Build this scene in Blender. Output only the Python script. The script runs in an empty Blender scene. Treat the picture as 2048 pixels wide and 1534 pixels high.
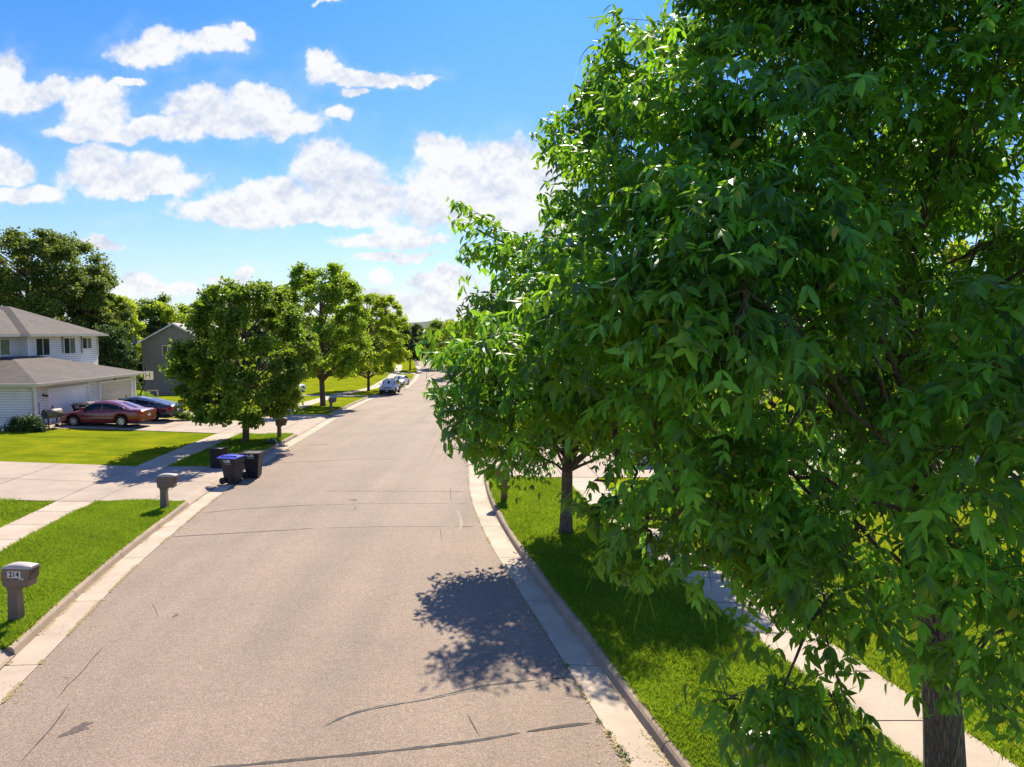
import bpy, math, random
import numpy as np
from mathutils import Vector, Matrix
R = math.radians
rng = np.random.default_rng(7)
random.seed(7)
sc = bpy.context.scene
COL = sc.collection

# ------------------------------------------------------------------ camera
H = 5.9; F = 1419.0; PITCH = R(4.11)
cam = bpy.data.objects.new("camera", bpy.data.cameras.new("camera")); COL.objects.link(cam)
cam.location = (0, 0, H); cam.rotation_euler = (math.pi/2 - PITCH, 0, 0)
cam.data.sensor_width = 36.0; cam.data.lens = 36.0*F/2048.0
cam.data.clip_start = 0.05; cam.data.clip_end = 9000
sc.camera = cam

# ------------------------------------------------------------------ light
SUN_AZ, SUN_EL = R(4), R(43)
sdir = Vector((math.sin(SUN_AZ)*math.cos(SUN_EL), math.cos(SUN_AZ)*math.cos(SUN_EL), math.sin(SUN_EL)))
sl = bpy.data.lights.new("sun", 'SUN'); sl.energy = 5.0; sl.angle = R(0.53); sl.color = (1.0, 0.89, 0.70)
so = bpy.data.objects.new("sun", sl); COL.objects.link(so)
so.rotation_euler = sdir.to_track_quat('Z', 'Y').to_euler(); so.location = (20, 60, 60)
sc.view_settings.view_transform = 'Standard'; sc.view_settings.look = 'None'
sc.view_settings.exposure = 0.86; sc.view_settings.gamma = 1.0
sc.cycles.max_bounces = 6; sc.cycles.transmission_bounces = 4; sc.cycles.diffuse_bounces = 2
sc.cycles.use_denoising = True

def pix_dir(u, v):
    x = (u-1024)/F; t = (v-767)/F
    return (x, math.cos(PITCH)-t*math.sin(PITCH), -math.sin(PITCH)-t*math.cos(PITCH))

# ------------------------------------------------------------------ sky
world = bpy.data.worlds.new("World"); sc.world = world; world.use_nodes = True
wn, wl = world.node_tree.nodes, world.node_tree.links
wn.clear()
def N(t, **k):
    n = wn.new(t)
    for a, b in k.items(): setattr(n, a, b)
    return n
sky = N('ShaderNodeTexSky', sky_type='NISHITA'); sky.sun_disc = False
sky.sun_elevation = SUN_EL; sky.sun_rotation = SUN_AZ; sky.altitude = 0; sky.air_density = 1.0
sky.dust_density = 0.35; sky.ozone_density = 2.5
hs = N('ShaderNodeHueSaturation'); hs.inputs['Saturation'].default_value = 1.15; hs.inputs['Value'].default_value = 1.15
hs.inputs['Hue'].default_value = 0.5
wl.new(sky.outputs[0], hs.inputs['Color'])
tc = N('ShaderNodeTexCoord'); sep = N('ShaderNodeSeparateXYZ'); wl.new(tc.outputs['Generated'], sep.inputs[0])
def M(op, a, b=None, c=None, clamp=False):
    n = N('ShaderNodeMath', operation=op); n.use_clamp = clamp
    for i, x in enumerate((a, b, c)):
        if x is None: continue
        if isinstance(x, (int, float)): n.inputs[i].default_value = x
        else: wl.new(x, n.inputs[i])
    return n.outputs[0]
def VM(op, a, b=None, c=None):
    n = N('ShaderNodeVectorMath', operation=op)
    for i, x in enumerate((a, b, c)):
        if x is None: continue
        if isinstance(x, (tuple, list)): n.inputs[i].default_value = x
        else: wl.new(x, n.inputs[i])
    return n.outputs['Value'] if op == 'LENGTH' else n.outputs[0]
yy = M('MAXIMUM', M('ABSOLUTE', sep.outputs['Y']), 0.05)
gx = M('DIVIDE', sep.outputs['X'], yy); gz_ = M('DIVIDE', sep.outputs['Z'], yy)
cmb = N('ShaderNodeCombineXYZ'); wl.new(gx, cmb.inputs[0]); wl.new(gz_, cmb.inputs[1])
def wnoise(scale, detail, rough, off):
    n = N('ShaderNodeTexNoise'); n.inputs['Scale'].default_value = scale; n.inputs['Detail'].default_value = detail
    n.inputs['Roughness'].default_value = rough
    wl.new(VM('ADD', cmb.outputs[0], (off, off*0.7, off)), n.inputs['Vector'])
    return n
w1 = wnoise(13, 8, 0.6, 3.1)
warp = VM('MULTIPLY', VM('SUBTRACT', w1.outputs['Color'], (0.5, 0.5, 0.5)), (0.06, 0.06, 0.0))
P0 = VM('ADD', cmb.outputs[0], warp)
clouds = [(300,106,78,24),(335,76,42,30),(425,84,62,26),(487,70,20,15),
 (16,190,92,30),(4,150,36,42),(110,182,34,22),(190,222,58,40),(205,185,40,22),(255,166,30,9),(195,262,72,16),
 (440,245,175,27),(400,210,66,26),(522,208,52,34),(590,250,50,18),(295,242,34,20),
 (262,362,138,32),(190,325,52,34),(312,330,54,32),(280,385,90,14),(12,345,52,26),(52,392,72,20),(4,320,36,26),
 (600,412,205,34),(648,335,62,46),(690,362,88,58),(452,420,96,24),(530,386,62,32),(755,392,62,44),(590,438,235,14),
 (955,380,120,72),(885,302,44,28),(1005,325,80,44),(862,405,48,52),(1070,370,80,62),(1060,430,140,34),
 (780,482,110,15),(805,462,48,20),(792,517,66,10),(205,490,46,13),(198,478,24,12),
 (690,152,58,18),(762,156,66,16),(642,124,28,22),(845,160,34,10),(685,229,30,13),(712,184,24,9),
 (300,582,84,18),(278,566,42,14),(455,562,44,14),(492,546,18,16),(762,554,28,14),(880,562,62,18),(860,600,150,26),(655,4,22,6)]
dist = None
for (u, v, ru, rv) in clouds:
    d = pix_dir(u, v); cx, cz = d[0]/d[1], d[2]/d[1]
    a = (F/(ru*1.12), F/(rv*1.12), 0)
    L = VM('LENGTH', VM('MULTIPLY_ADD', P0, a, (-cx*a[0], -cz*a[1], 0)))
    if dist is None: dist = L
    else:
        n = N('ShaderNodeMath', operation='SMOOTH_MIN'); wl.new(dist, n.inputs[0]); wl.new(L, n.inputs[1]); n.inputs[2].default_value = 0.18
        dist = n.outputs[0]
w2 = wnoise(34, 9, 0.62, 9.3); w3 = wnoise(12, 7, 0.6, 1.7)
dd = M('ADD', dist, M('MULTIPLY', M('SUBTRACT', w2.outputs['Fac'], 0.5), 0.85))
dd = M('ADD', dd, M('MULTIPLY', M('SUBTRACT', w3.outputs['Fac'], 0.5), 0.75))
mr = N('ShaderNodeMapRange'); mr.interpolation_type = 'SMOOTHSTEP'
wl.new(dd, mr.inputs[0]); mr.inputs[1].default_value = 1.2; mr.inputs[2].default_value = 0.72
mr.inputs[3].default_value = 0.0; mr.inputs[4].default_value = 0.97
# unseen generic clouds overhead and behind, added for whiter, less blue fill light
oh = N('ShaderNodeTexNoise'); oh.inputs['Scale'].default_value = 4.5; oh.inputs['Detail'].default_value = 7; wl.new(tc.outputs['Generated'], oh.inputs['Vector'])
ohm = N('ShaderNodeMapRange'); ohm.interpolation_type = 'SMOOTHSTEP'; wl.new(oh.outputs['Fac'], ohm.inputs[0]); ohm.inputs[1].default_value = 0.50; ohm.inputs[2].default_value = 0.64; ohm.inputs[4].default_value = 0.45
ohz = N('ShaderNodeMapRange'); wl.new(sep.outputs['Z'], ohz.inputs[0]); ohz.inputs[1].default_value = 0.52; ohz.inputs[2].default_value = 0.62
ohy = N('ShaderNodeMapRange'); wl.new(sep.outputs['Y'], ohy.inputs[0]); ohy.inputs[1].default_value = 0.1; ohy.inputs[2].default_value = -0.1
ws_ = N('ShaderNodeMapRange'); ws_.interpolation_type = 'SMOOTHSTEP'; wl.new(M('ADD', dist, M('MULTIPLY', M('SUBTRACT', w3.outputs['Fac'], 0.5), 3.2)), ws_.inputs[0])
ws_.inputs[1].default_value = 1.9; ws_.inputs[2].default_value = 0.7; ws_.inputs[4].default_value = 0.12
CM = M('MAXIMUM', M('MAXIMUM', mr.outputs[0], ws_.outputs[0]), M('MULTIPLY', ohm.outputs[0], M('MAXIMUM', ohz.outputs[0], ohy.outputs[0])))
# horizon milkiness
hz = N('ShaderNodeMapRange'); wl.new(sep.outputs['Z'], hz.inputs[0]); hz.inputs[1].default_value = 0.17; hz.inputs[2].default_value = -0.02
hz.inputs[3].default_value = 0.0; hz.inputs[4].default_value = 0.75
def lit_from_above(scale, detail, off, up):
    n = N('ShaderNodeTexNoise'); n.inputs['Scale'].default_value = scale; n.inputs['Detail'].default_value = detail; n.inputs['Roughness'].default_value = 0.6
    wl.new(VM('ADD', cmb.outputs[0], (off, off*0.7+up, off)), n.inputs['Vector']); return n.outputs['Fac']
sh = M('ADD', M('MULTIPLY', M('SUBTRACT', lit_from_above(12, 7, 1.7, 0.018), w3.outputs['Fac']), 2.6), M('MULTIPLY', M('SUBTRACT', lit_from_above(34, 7, 9.3, 0.007), w2.outputs['Fac']), 1.3))
shade = N('ShaderNodeMapRange'); wl.new(sh, shade.inputs[0]); shade.inputs[1].default_value = -0.42; shade.inputs[2].default_value = 0.12
CL = N('ShaderNodeMix', data_type='RGBA'); wl.new(shade.outputs[0], CL.inputs['Factor'])
CL.inputs[6].default_value = (5.1, 5.6, 6.6, 1); CL.inputs[7].default_value = (7.6, 7.65, 7.75, 1)
tg = N('ShaderNodeMapRange'); wl.new(sep.outputs['Z'], tg.inputs[0]); tg.inputs[1].default_value = 0.02; tg.inputs[2].default_value = 0.42
TG = N('ShaderNodeMix', data_type='RGBA'); wl.new(tg.outputs[0], TG.inputs['Factor']); TG.inputs[6].default_value = (0.8, 0.85, 1.0, 1); TG.inputs[7].default_value = (0.30, 0.70, 1.3, 1)
SK = VM('MULTIPLY', hs.outputs[0], TG.outputs[2])
MH = N('ShaderNodeMix', data_type='RGBA'); wl.new(hz.outputs[0], MH.inputs['Factor']); wl.new(SK, MH.inputs[6])
MH.inputs[7].default_value = (5.3, 6.2, 7.1, 1)
MX = N('ShaderNodeMix', data_type='RGBA'); wl.new(CM, MX.inputs['Factor']); wl.new(MH.outputs[2], MX.inputs[6]); wl.new(CL.outputs[2], MX.inputs[7])
bg = N('ShaderNodeBackground'); bg.inputs['Strength'].default_value = 0.071; wl.new(MX.outputs[2], bg.inputs[0])
wo = N('ShaderNodeOutputWorld'); wl.new(bg.outputs[0], wo.inputs[0])

# ------------------------------------------------------------------ terrain
def ss(a, b, x):
    t = np.clip((np.asarray(x, float)-a)/(b-a), 0, 1); return t*t*(3-2*t)
def gz(x, y):
    x = np.asarray(x, float); y = np.asarray(y, float)
    return -1.7*ss(40, 100, y) + 0.4*np.clip((-16-x)/11.0, 0, 1)*(1-ss(52, 75, y)*0.5)
def G(u, v, off=0.0):
    d = pix_dir(u, v); z = off; s = 10
    for _ in range(60):
        s = (z-H)/d[2]; x, y = d[0]*s, d[1]*s
        z = 0.5*z + 0.5*(float(gz(x, y))+off)
    return (x, y, float(gz(x, y))+off)
def P(u, v, Y):
    d = pix_dir(u, v); s = Y/d[1]; return np.array((d[0]*s, Y, H+d[2]*s))

# ------------------------------------------------------------------ object helpers
def tag(o, label=None, cat=None, group=None, kind=None):
    if label: o['label'] = label
    if cat: o['category'] = cat
    if group: o['group'] = group
    if kind: o['kind'] = kind
    return o
def empty(name, loc=(0, 0, 0), rz=0.0, label=None, cat=None, group=None, scale=1.0):
    o = bpy.data.objects.new(name, None); COL.objects.link(o); o.empty_display_size = 0.2
    o.location = loc; o.rotation_euler = (0, 0, rz); o.scale = (scale,)*3
    return tag(o, label, cat, group)
def copy_tree(o, parent=None):
    c = o.copy(); COL.objects.link(c); c.parent = parent
    for ch in list(o.children): copy_tree(ch, c)
    return c
def np_mesh(name, V, faces_list, m, parent=None, smooth=False, attrs=None, uniq=None):
    """faces_list: list of (N,k) int arrays"""
    me = bpy.data.meshes.new(name)
    V = np.asarray(V, np.float32)
    me.vertices.add(len(V)); me.vertices.foreach_set('co', V.ravel())
    tot = sum(f.size for f in faces_list); nf = sum(len(f) for f in faces_list)
    me.loops.add(tot); me.polygons.add(nf)
    me.loops.foreach_set('vertex_index', np.concatenate([f.ravel() for f in faces_list]).astype(np.int32))
    sizes = np.concatenate([np.full(len(f), f.shape[1], np.int32) for f in faces_list])
    st = np.zeros(nf, np.int32); st[1:] = np.cumsum(sizes)[:-1]
    me.polygons.foreach_set('loop_start', st)
    me.polygons.foreach_set('use_smooth', np.full(nf, smooth, bool))
    if attrs is not None:
        for k, a in attrs.items():
            at = me.attributes.new(k, 'FLOAT', 'POINT'); at.data.foreach_set('value', np.asarray(a, np.float32))
    me.update(calc_edges=True)
    me.materials.append(m)
    o = bpy.data.objects.new(name, me); COL.objects.link(o)
    if parent: o.parent = parent
    return o
class MB:
    def __init__(s): s.v = []; s.f = []; s.sm = []
    def add(s, vs, fs, smooth=False):
        b = len(s.v); s.v += [tuple(map(float, p)) for p in vs]; s.f += [tuple(b+i for i in f) for f in fs]; s.sm += [smooth]*len(fs); return s
    def box(s, x0, x1, y0, y1, z0, z1):
        return s.add([(x0,y0,z0),(x1,y0,z0),(x1,y1,z0),(x0,y1,z0),(x0,y0,z1),(x1,y0,z1),(x1,y1,z1),(x0,y1,z1)],
                     [(0,3,2,1),(4,5,6,7),(0,1,5,4),(1,2,6,5),(2,3,7,6),(3,0,4,7)])
    def frustum(s, a, b, z0, z1):   # a,b = (x0,x1,y0,y1) bottom / top
        return s.add([(a[0],a[2],z0),(a[1],a[2],z0),(a[1],a[3],z0),(a[0],a[3],z0),(b[0],b[2],z1),(b[1],b[2],z1),(b[1],b[3],z1),(b[0],b[3],z1)],
                     [(0,3,2,1),(4,5,6,7),(0,1,5,4),(1,2,6,5),(2,3,7,6),(3,0,4,7)])
    def tube(s, pts, rad, n=8, caps=True):
        pts = [Vector(p) for p in pts]; rad = rad if hasattr(rad, '__len__') else [rad]*len(pts)
        vs = []; fs = []; prev = None
        for i, p in enumerate(pts):
            t = (pts[min(i+1, len(pts)-1)]-pts[max(i-1, 0)]).normalized()
            if prev is None: a = t.orthogonal().normalized()
            else: a = (prev-t*prev.dot(t)).normalized()
            prev = a; b = t.cross(a)
            for k in range(n):
                an = 2*math.pi*k/n; vs.append(p+(a*math.cos(an)+b*math.sin(an))*rad[i])
        for i in range(len(pts)-1):
            for k in range(n):
                k2 = (k+1) % n; fs.append((i*n+k, i*n+k2, (i+1)*n+k2, (i+1)*n+k))
        s.add(vs, fs, True)
        if caps:
            s.add(vs[:n], [tuple(reversed(range(n)))]); s.add(vs[-n:], [tuple(range(n))])
        return s
    def prism(s, poly, axis, a, b, smooth=False):
        """poly: 2D list; axis 'x','y','z' extruded from a to b"""
        def mk(p, t): return {'x': (t, p[0], p[1]), 'y': (p[0], t, p[1]), 'z': (p[0], p[1], t)}[axis]
        n = len(poly); vs = [mk(p, a) for p in poly]+[mk(p, b) for p in poly]
        s.add(vs, [(i, (i+1) % n, n+(i+1) % n, n+i) for i in range(n)], smooth)
        s.add(vs, [tuple(reversed(range(n))), tuple(range(n, 2*n))]); return s
    def sphere(s, c, r, nu=12, nv=8):
        r = r if hasattr(r, '__len__') else (r, r, r); vs = []; fs = []
        for j in range(nv+1):
            th = math.pi*j/nv
            for i in range(nu):
                ph = 2*math.pi*i/nu; vs.append((c[0]+r[0]*math.sin(th)*math.cos(ph), c[1]+r[1]*math.sin(th)*math.sin(ph), c[2]+r[2]*math.cos(th)))
        for j in range(nv):
            for i in range(nu): fs.append((j*nu+i, (j+1)*nu+i, (j+1)*nu+(i+1) % nu, j*nu+(i+1) % nu))
        return s.add(vs, fs, True)
    def build(s, name, m, parent=None, bevel=0, fix=True):
        me = bpy.data.meshes.new(name); me.from_pydata(s.v, [], s.f); me.materials.append(m)
        me.polygons.foreach_set('use_smooth', s.sm)
        if fix:
            import bmesh
            bm = bmesh.new(); bm.from_mesh(me); bmesh.ops.remove_doubles(bm, verts=bm.verts, dist=1e-5)
            bmesh.ops.recalc_face_normals(bm, faces=bm.faces); bm.to_mesh(me); bm.free()
        o = bpy.data.objects.new(name, me); COL.objects.link(o)
        if parent: o.parent = parent
        if bevel:
            b = o.modifiers.new('bevel', 'BEVEL'); b.width = bevel; b.segments = 2; b.limit_method = 'ANGLE'
        return o
def text_obj(s, size, m, name, parent, loc, rot, depth=0.002, bold=0.0, xs=1.0):
    cu = bpy.data.curves.new(name, 'FONT'); cu.body = s; cu.size = size; cu.extrude = depth; cu.offset = bold
    cu.align_x = 'CENTER'; cu.align_y = 'CENTER'; cu.resolution_u = 3
    tmp = bpy.data.objects.new(name+'_tmp', cu); COL.objects.link(tmp)
    dg = bpy.context.evaluated_depsgraph_get(); dg.update()
    me = bpy.data.meshes.new_from_object(tmp.evaluated_get(dg)); bpy.data.objects.remove(tmp)
    me.materials.clear(); me.materials.append(m)
    o = bpy.data.objects.new(name, me); COL.objects.link(o); o.parent = parent
    o.location = loc; o.rotation_euler = rot; o.scale = (xs, 1, 1)
    return o

# ------------------------------------------------------------------ materials
def newmat(name):
    m = bpy.data.materials.new(name); m.use_nodes = True; nt = m.node_tree; nt.nodes.clear()
    out = nt.nodes.new('ShaderNodeOutputMaterial'); b = nt.nodes.new('ShaderNodeBsdfPrincipled')
    nt.links.new(b.outputs[0], out.inputs[0]); return m, nt, b, out
def nn(nt, t, ins=None, **k):
    n = nt.nodes.new(t)
    for a, b in k.items(): setattr(n, a, b)
    for a, b in (ins or {}).items():
        if isinstance(b, bpy.types.NodeSocket): nt.links.new(b, n.inputs[a])
        else: n.inputs[a].default_value = b
    return n
def c4(c): return (c[0], c[1], c[2], 1)
def plain(name, col, rough=0.6, var=0.12, scale=6.0, bump=0.0, bscale=60, metal=0.0, coat=0.0, spec=0.5, col2=None):
    m, nt, b, out = newmat(name)
    geo = nn(nt, 'ShaderNodeTexCoord')
    nz = nn(nt, 'ShaderNodeTexNoise', {'Vector': geo.outputs['Object'], 'Scale': scale, 'Detail': 6, 'Roughness': 0.6})
    lo = tuple(c*(1-var) for c in col); hi = tuple(min(1, c*(1+var)) for c in (col2 or col))
    rp = nn(nt, 'ShaderNodeValToRGB', {'Fac': nz.outputs['Fac']})
    rp.color_ramp.elements[0].position = 0.3; rp.color_ramp.elements[1].position = 0.7
    rp.color_ramp.elements[0].color = c4(lo); rp.color_ramp.elements[1].color = c4(hi)
    nt.links.new(rp.outputs[0], b.inputs['Base Color'])
    b.inputs['Roughness'].default_value = rough; b.inputs['Metallic'].default_value = metal
    b.inputs['Coat Weight'].default_value = coat; b.inputs['Coat Roughness'].default_value = 0.05
    b.inputs['Specular IOR Level'].default_value = spec
    if bump:
        n2 = nn(nt, 'ShaderNodeTexNoise', {'Vector': geo.outputs['Object'], 'Scale': bscale, 'Detail': 4})
        bp = nn(nt, 'ShaderNodeBump', {'Height': n2.outputs['Fac'], 'Strength': bump, 'Distance': 0.02})
        nt.links.new(bp.outputs[0], b.inputs['Normal'])
    return m
def leafmat(name, dark, light, trans, tf=0.4, rough=0.45, spec=0.35):
    m, nt, b, out = newmat(name)
    at = nn(nt, 'ShaderNodeAttribute', attribute_name='rnd')
    rp = nn(nt, 'ShaderNodeValToRGB', {'Fac': at.outputs['Fac']})
    e = rp.color_ramp.elements; e[0].color = c4(dark); e[1].color = c4(light)
    if name == 'ash_leaf':
        e3 = e.new(0.975); e3.color = c4(light); e[-1].color = (0.42, 0.33, 0.06, 1)
    nt.links.new(rp.outputs[0], b.inputs['Base Color']); b.inputs['Roughness'].default_value = rough
    b.inputs['Specular IOR Level'].default_value = spec
    rp2 = nn(nt, 'ShaderNodeValToRGB', {'Fac': at.outputs['Fac']})
    rp2.color_ramp.elements[0].color = c4([t*0.7 for t in trans]); rp2.color_ramp.elements[1].color = c4(trans)
    tr = nn(nt, 'ShaderNodeBsdfTranslucent', {'Color': rp2.outputs[0]})
    mx = nn(nt, 'ShaderNodeMixShader', {0: tf, 1: b.outputs[0], 2: tr.outputs[0]})
    nt.links.new(mx.outputs[0], out.inputs[0]); return m
def asphalt_mat():
    m, nt, b, out = newmat('asphalt'); g = nn(nt, 'ShaderNodeTexCoord')
    o = g.outputs['Object']
    vor = nn(nt, 'ShaderNodeTexVoronoi', {'Vector': o, 'Scale': 55.0, 'Randomness': 1.0})
    wn_ = nn(nt, 'ShaderNodeTexWhiteNoise', {'Vector': vor.outputs['Position']}, noise_dimensions='3D')
    rp = nn(nt, 'ShaderNodeValToRGB', {'Fac': wn_.outputs['Value']})
    e = rp.color_ramp.elements; e[0].color = (0.175, 0.128, 0.097, 1); e[1].color = (0.35, 0.27, 0.205, 1)
    x = e.new(0.30); x.color = (0.228, 0.168, 0.127, 1); x = e.new(0.78); x.color = (0.282, 0.212, 0.16, 1)
    big = nn(nt, 'ShaderNodeTexNoise', {'Vector': o, 'Scale': 0.35, 'Detail': 6, 'Roughness': 0.6})
    fine = nn(nt, 'ShaderNodeTexNoise', {'Vector': o, 'Scale': 5.0, 'Detail': 8, 'Roughness': 0.7})
    r2 = nn(nt, 'ShaderNodeMapRange', {0: big.outputs['Fac'], 1: 0.3, 2: 0.7, 3: 0.88, 4: 1.1})
    r3 = nn(nt, 'ShaderNodeMapRange', {0: fine.outputs['Fac'], 1: 0.3, 2: 0.7, 3: 0.92, 4: 1.08})
    tm = nn(nt, 'ShaderNodeMapping', {'Vector': o, 'Rotation': (0, 0, -0.16), 'Scale': (0.9, 0.05, 1)})
    tn = nn(nt, 'ShaderNodeTexNoise', {'Vector': tm.outputs[0], 'Scale': 1.0, 'Detail': 4})
    rt = nn(nt, 'ShaderNodeMapRange', {0: tn.outputs['Fac'], 1: 0.3, 2: 0.7, 3: 0.88, 4: 1.1})
    r3 = nn(nt, 'ShaderNodeMath', {0: r3.outputs[0], 1: rt.outputs[0]}, operation='MULTIPLY')
    mu = nn(nt, 'ShaderNodeMath', {0: r2.outputs[0], 1: r3.outputs[0]}, operation='MULTIPLY')
    mm = nn(nt, 'ShaderNodeVectorMath', {0: rp.outputs[0], 1: mu.outputs[0]}, operation='MULTIPLY')
    nt.links.new(mm.outputs[0], b.inputs['Base Color']); b.inputs['Roughness'].default_value = 0.85
    bp = nn(nt, 'ShaderNodeBump', {'Height': vor.outputs['Distance'], 'Strength': 0.5, 'Distance': 0.008})
    nt.links.new(bp.outputs[0], b.inputs['Normal']); return m
def concrete_mat(name, col, stain=0.8):
    m, nt, b, out = newmat(name); g = nn(nt, 'ShaderNodeTexCoord'); o = g.outputs['Object']
    big = nn(nt, 'ShaderNodeTexNoise', {'Vector': o, 'Scale': 0.8, 'Detail': 8, 'Roughness': 0.65})
    fine = nn(nt, 'ShaderNodeTexNoise', {'Vector': o, 'Scale': 60.0, 'Detail': 4, 'Roughness': 0.7})
    rp = nn(nt, 'ShaderNodeValToRGB', {'Fac': big.outputs['Fac']})
    e = rp.color_ramp.elements; e[0].position = 0.3; e[1].position = 0.65
    e[0].color = c4([c*stain for c in col]); e[1].color = c4(col)
    r3 = nn(nt, 'ShaderNodeMapRange', {0: fine.outputs['Fac'], 1: 0.3, 2: 0.7, 3: 0.85, 4: 1.12})
    mm = nn(nt, 'ShaderNodeVectorMath', {0: rp.outputs[0], 1: r3.outputs[0]}, operation='MULTIPLY')
    nt.links.new(mm.outputs[0], b.inputs['Base Color']); b.inputs['Roughness'].default_value = 0.85
    bp = nn(nt, 'ShaderNodeBump', {'Height': fine.outputs['Fac'], 'Strength': 0.25, 'Distance': 0.01})
    nt.links.new(bp.outputs[0], b.inputs['Normal']); return m
def lawn_mat():
    m, nt, b, out = newmat('lawn'); g = nn(nt, 'ShaderNodeTexCoord'); o = g.outputs['Object']
    big = nn(nt, 'ShaderNodeTexNoise', {'Vector': o, 'Scale': 0.55, 'Detail': 7, 'Roughness': 0.65})
    st = nn(nt, 'ShaderNodeMapping', {'Vector': o, 'Scale': (0.25, 2.4, 1)})
    stripe = nn(nt, 'ShaderNodeTexNoise', {'Vector': st.outputs[0], 'Scale': 1.0, 'Detail': 3})
    fine = nn(nt, 'ShaderNodeTexNoise', {'Vector': o, 'Scale': 28.0, 'Detail': 8, 'Roughness': 0.8})
    a = nn(nt, 'ShaderNodeMath', {0: big.outputs['Fac'], 1: 0.7, 2: nn(nt, 'ShaderNodeMath', {0: stripe.outputs['Fac'], 1: 0.3}, operation='MULTIPLY').outputs[0]}, operation='MULTIPLY_ADD')
    rp = nn(nt, 'ShaderNodeValToRGB', {'Fac': a.outputs[0]})
    e = rp.color_ramp.elements; e[0].position = 0.34; e[1].position = 0.68
    e[0].color = (0.115, 0.165, 0.008, 1); e[1].color = (0.32, 0.31, 0.012, 1)
    x = e.new(0.5); x.color = (0.20, 0.24, 0.012, 1)
    r3 = nn(nt, 'ShaderNodeMapRange', {0: fine.outputs['Fac'], 1: 0.3, 2: 0.7, 3: 0.45, 4: 1.5})
    mm = nn(nt, 'ShaderNodeVectorMath', {0: rp.outputs[0], 1: r3.outputs[0]}, operation='MULTIPLY')
    nt.links.new(mm.outputs[0], b.inputs['Base Color']); b.inputs['Roughness'].default_value = 0.9
    b.inputs['Specular IOR Level'].default_value = 0.0
    bp = nn(nt, 'ShaderNodeBump', {'Height': fine.outputs['Fac'], 'Strength': 0.9, 'Distance': 0.05})
    nt.links.new(bp.outputs[0], b.inputs['Normal']); return m
def shingle_mat(name, col, axis_scale=(1, 1, 1)):
    m, nt, b, out = newmat(name); g = nn(nt, 'ShaderNodeTexCoord')
    sp = nn(nt, 'ShaderNodeSeparateXYZ', {0: g.outputs['Object']})
    w = nn(nt, 'ShaderNodeMath', {0: sp.outputs[2], 1: 14.0}, operation='MULTIPLY')
    fr = nn(nt, 'ShaderNodeMath', {0: w.outputs[0]}, operation='FRACT')
    fl = nn(nt, 'ShaderNodeMath', {0: w.outputs[0]}, operation='FLOOR')
    cb = nn(nt, 'ShaderNodeCombineXYZ', {0: sp.outputs[0], 1: sp.outputs[1], 2: fl.outputs[0]})
    tab = nn(nt, 'ShaderNodeTexVoronoi', {'Vector': cb.outputs[0], 'Scale': 3.2})
    big = nn(nt, 'ShaderNodeTexNoise', {'Vector': g.outputs['Object'], 'Scale': 0.8, 'Detail': 5})
    r1 = nn(nt, 'ShaderNodeMapRange', {0: tab.outputs['Color'], 1: 0.0, 2: 1.0, 3: 0.8, 4: 1.2})
    r2 = nn(nt, 'ShaderNodeMapRange', {0: fr.outputs[0], 1: 0.0, 2: 0.25, 3: 0.72, 4: 1.0})
    r3 = nn(nt, 'ShaderNodeMapRange', {0: big.outputs['Fac'], 1: 0.3, 2: 0.7, 3: 0.85, 4: 1.12})
    k = nn(nt, 'ShaderNodeMath', {0: r1.outputs[0], 1: r2.outputs[0]}, operation='MULTIPLY')
    k = nn(nt, 'ShaderNodeMath', {0: k.outputs[0], 1: r3.outputs[0]}, operation='MULTIPLY')
    mm = nn(nt, 'ShaderNodeVectorMath', {0: col, 1: k.outputs[0]}, operation='MULTIPLY')
    nt.links.new(mm.outputs[0], b.inputs['Base Color']); b.inputs['Roughness'].default_value = 0.9; return m
def siding_mat(name, col, pitch=0.115):
    m, nt, b, out = newmat(name); g = nn(nt, 'ShaderNodeTexCoord')
    sp = nn(nt, 'ShaderNodeSeparateXYZ', {0: g.outputs['Object']})
    w = nn(nt, 'ShaderNodeMath', {0: sp.outputs[2], 1: 1/pitch}, operation='MULTIPLY')
    fr = nn(nt, 'ShaderNodeMath', {0: w.outputs[0]}, operation='FRACT')
    big = nn(nt, 'ShaderNodeTexNoise', {'Vector': g.outputs['Object'], 'Scale': 1.2, 'Detail': 6})
    r3 = nn(nt, 'ShaderNodeMapRange', {0: big.outputs['Fac'], 1: 0.3, 2: 0.7, 3: 0.9, 4: 1.04})
    seam = nn(nt, 'ShaderNodeMapRange', {0: fr.outputs[0], 1: 0.74, 2: 0.92, 3: 1.0, 4: 0.42})
    k = nn(nt, 'ShaderNodeMath', {0: seam.outputs[0], 1: r3.outputs[0]}, operation='MULTIPLY')
    mm = nn(nt, 'ShaderNodeVectorMath', {0: col, 1: k.outputs[0]}, operation='MULTIPLY')
    nt.links.new(mm.outputs[0], b.inputs['Base Color']); b.inputs['Roughness'].default_value = 0.55
    bp = nn(nt, 'ShaderNodeBump', {'Height': fr.outputs[0], 'Strength': 0.8, 'Distance': 0.012}); bp.invert = True
    nt.links.new(bp.outputs[0], b.inputs['Normal']); return m
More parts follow.
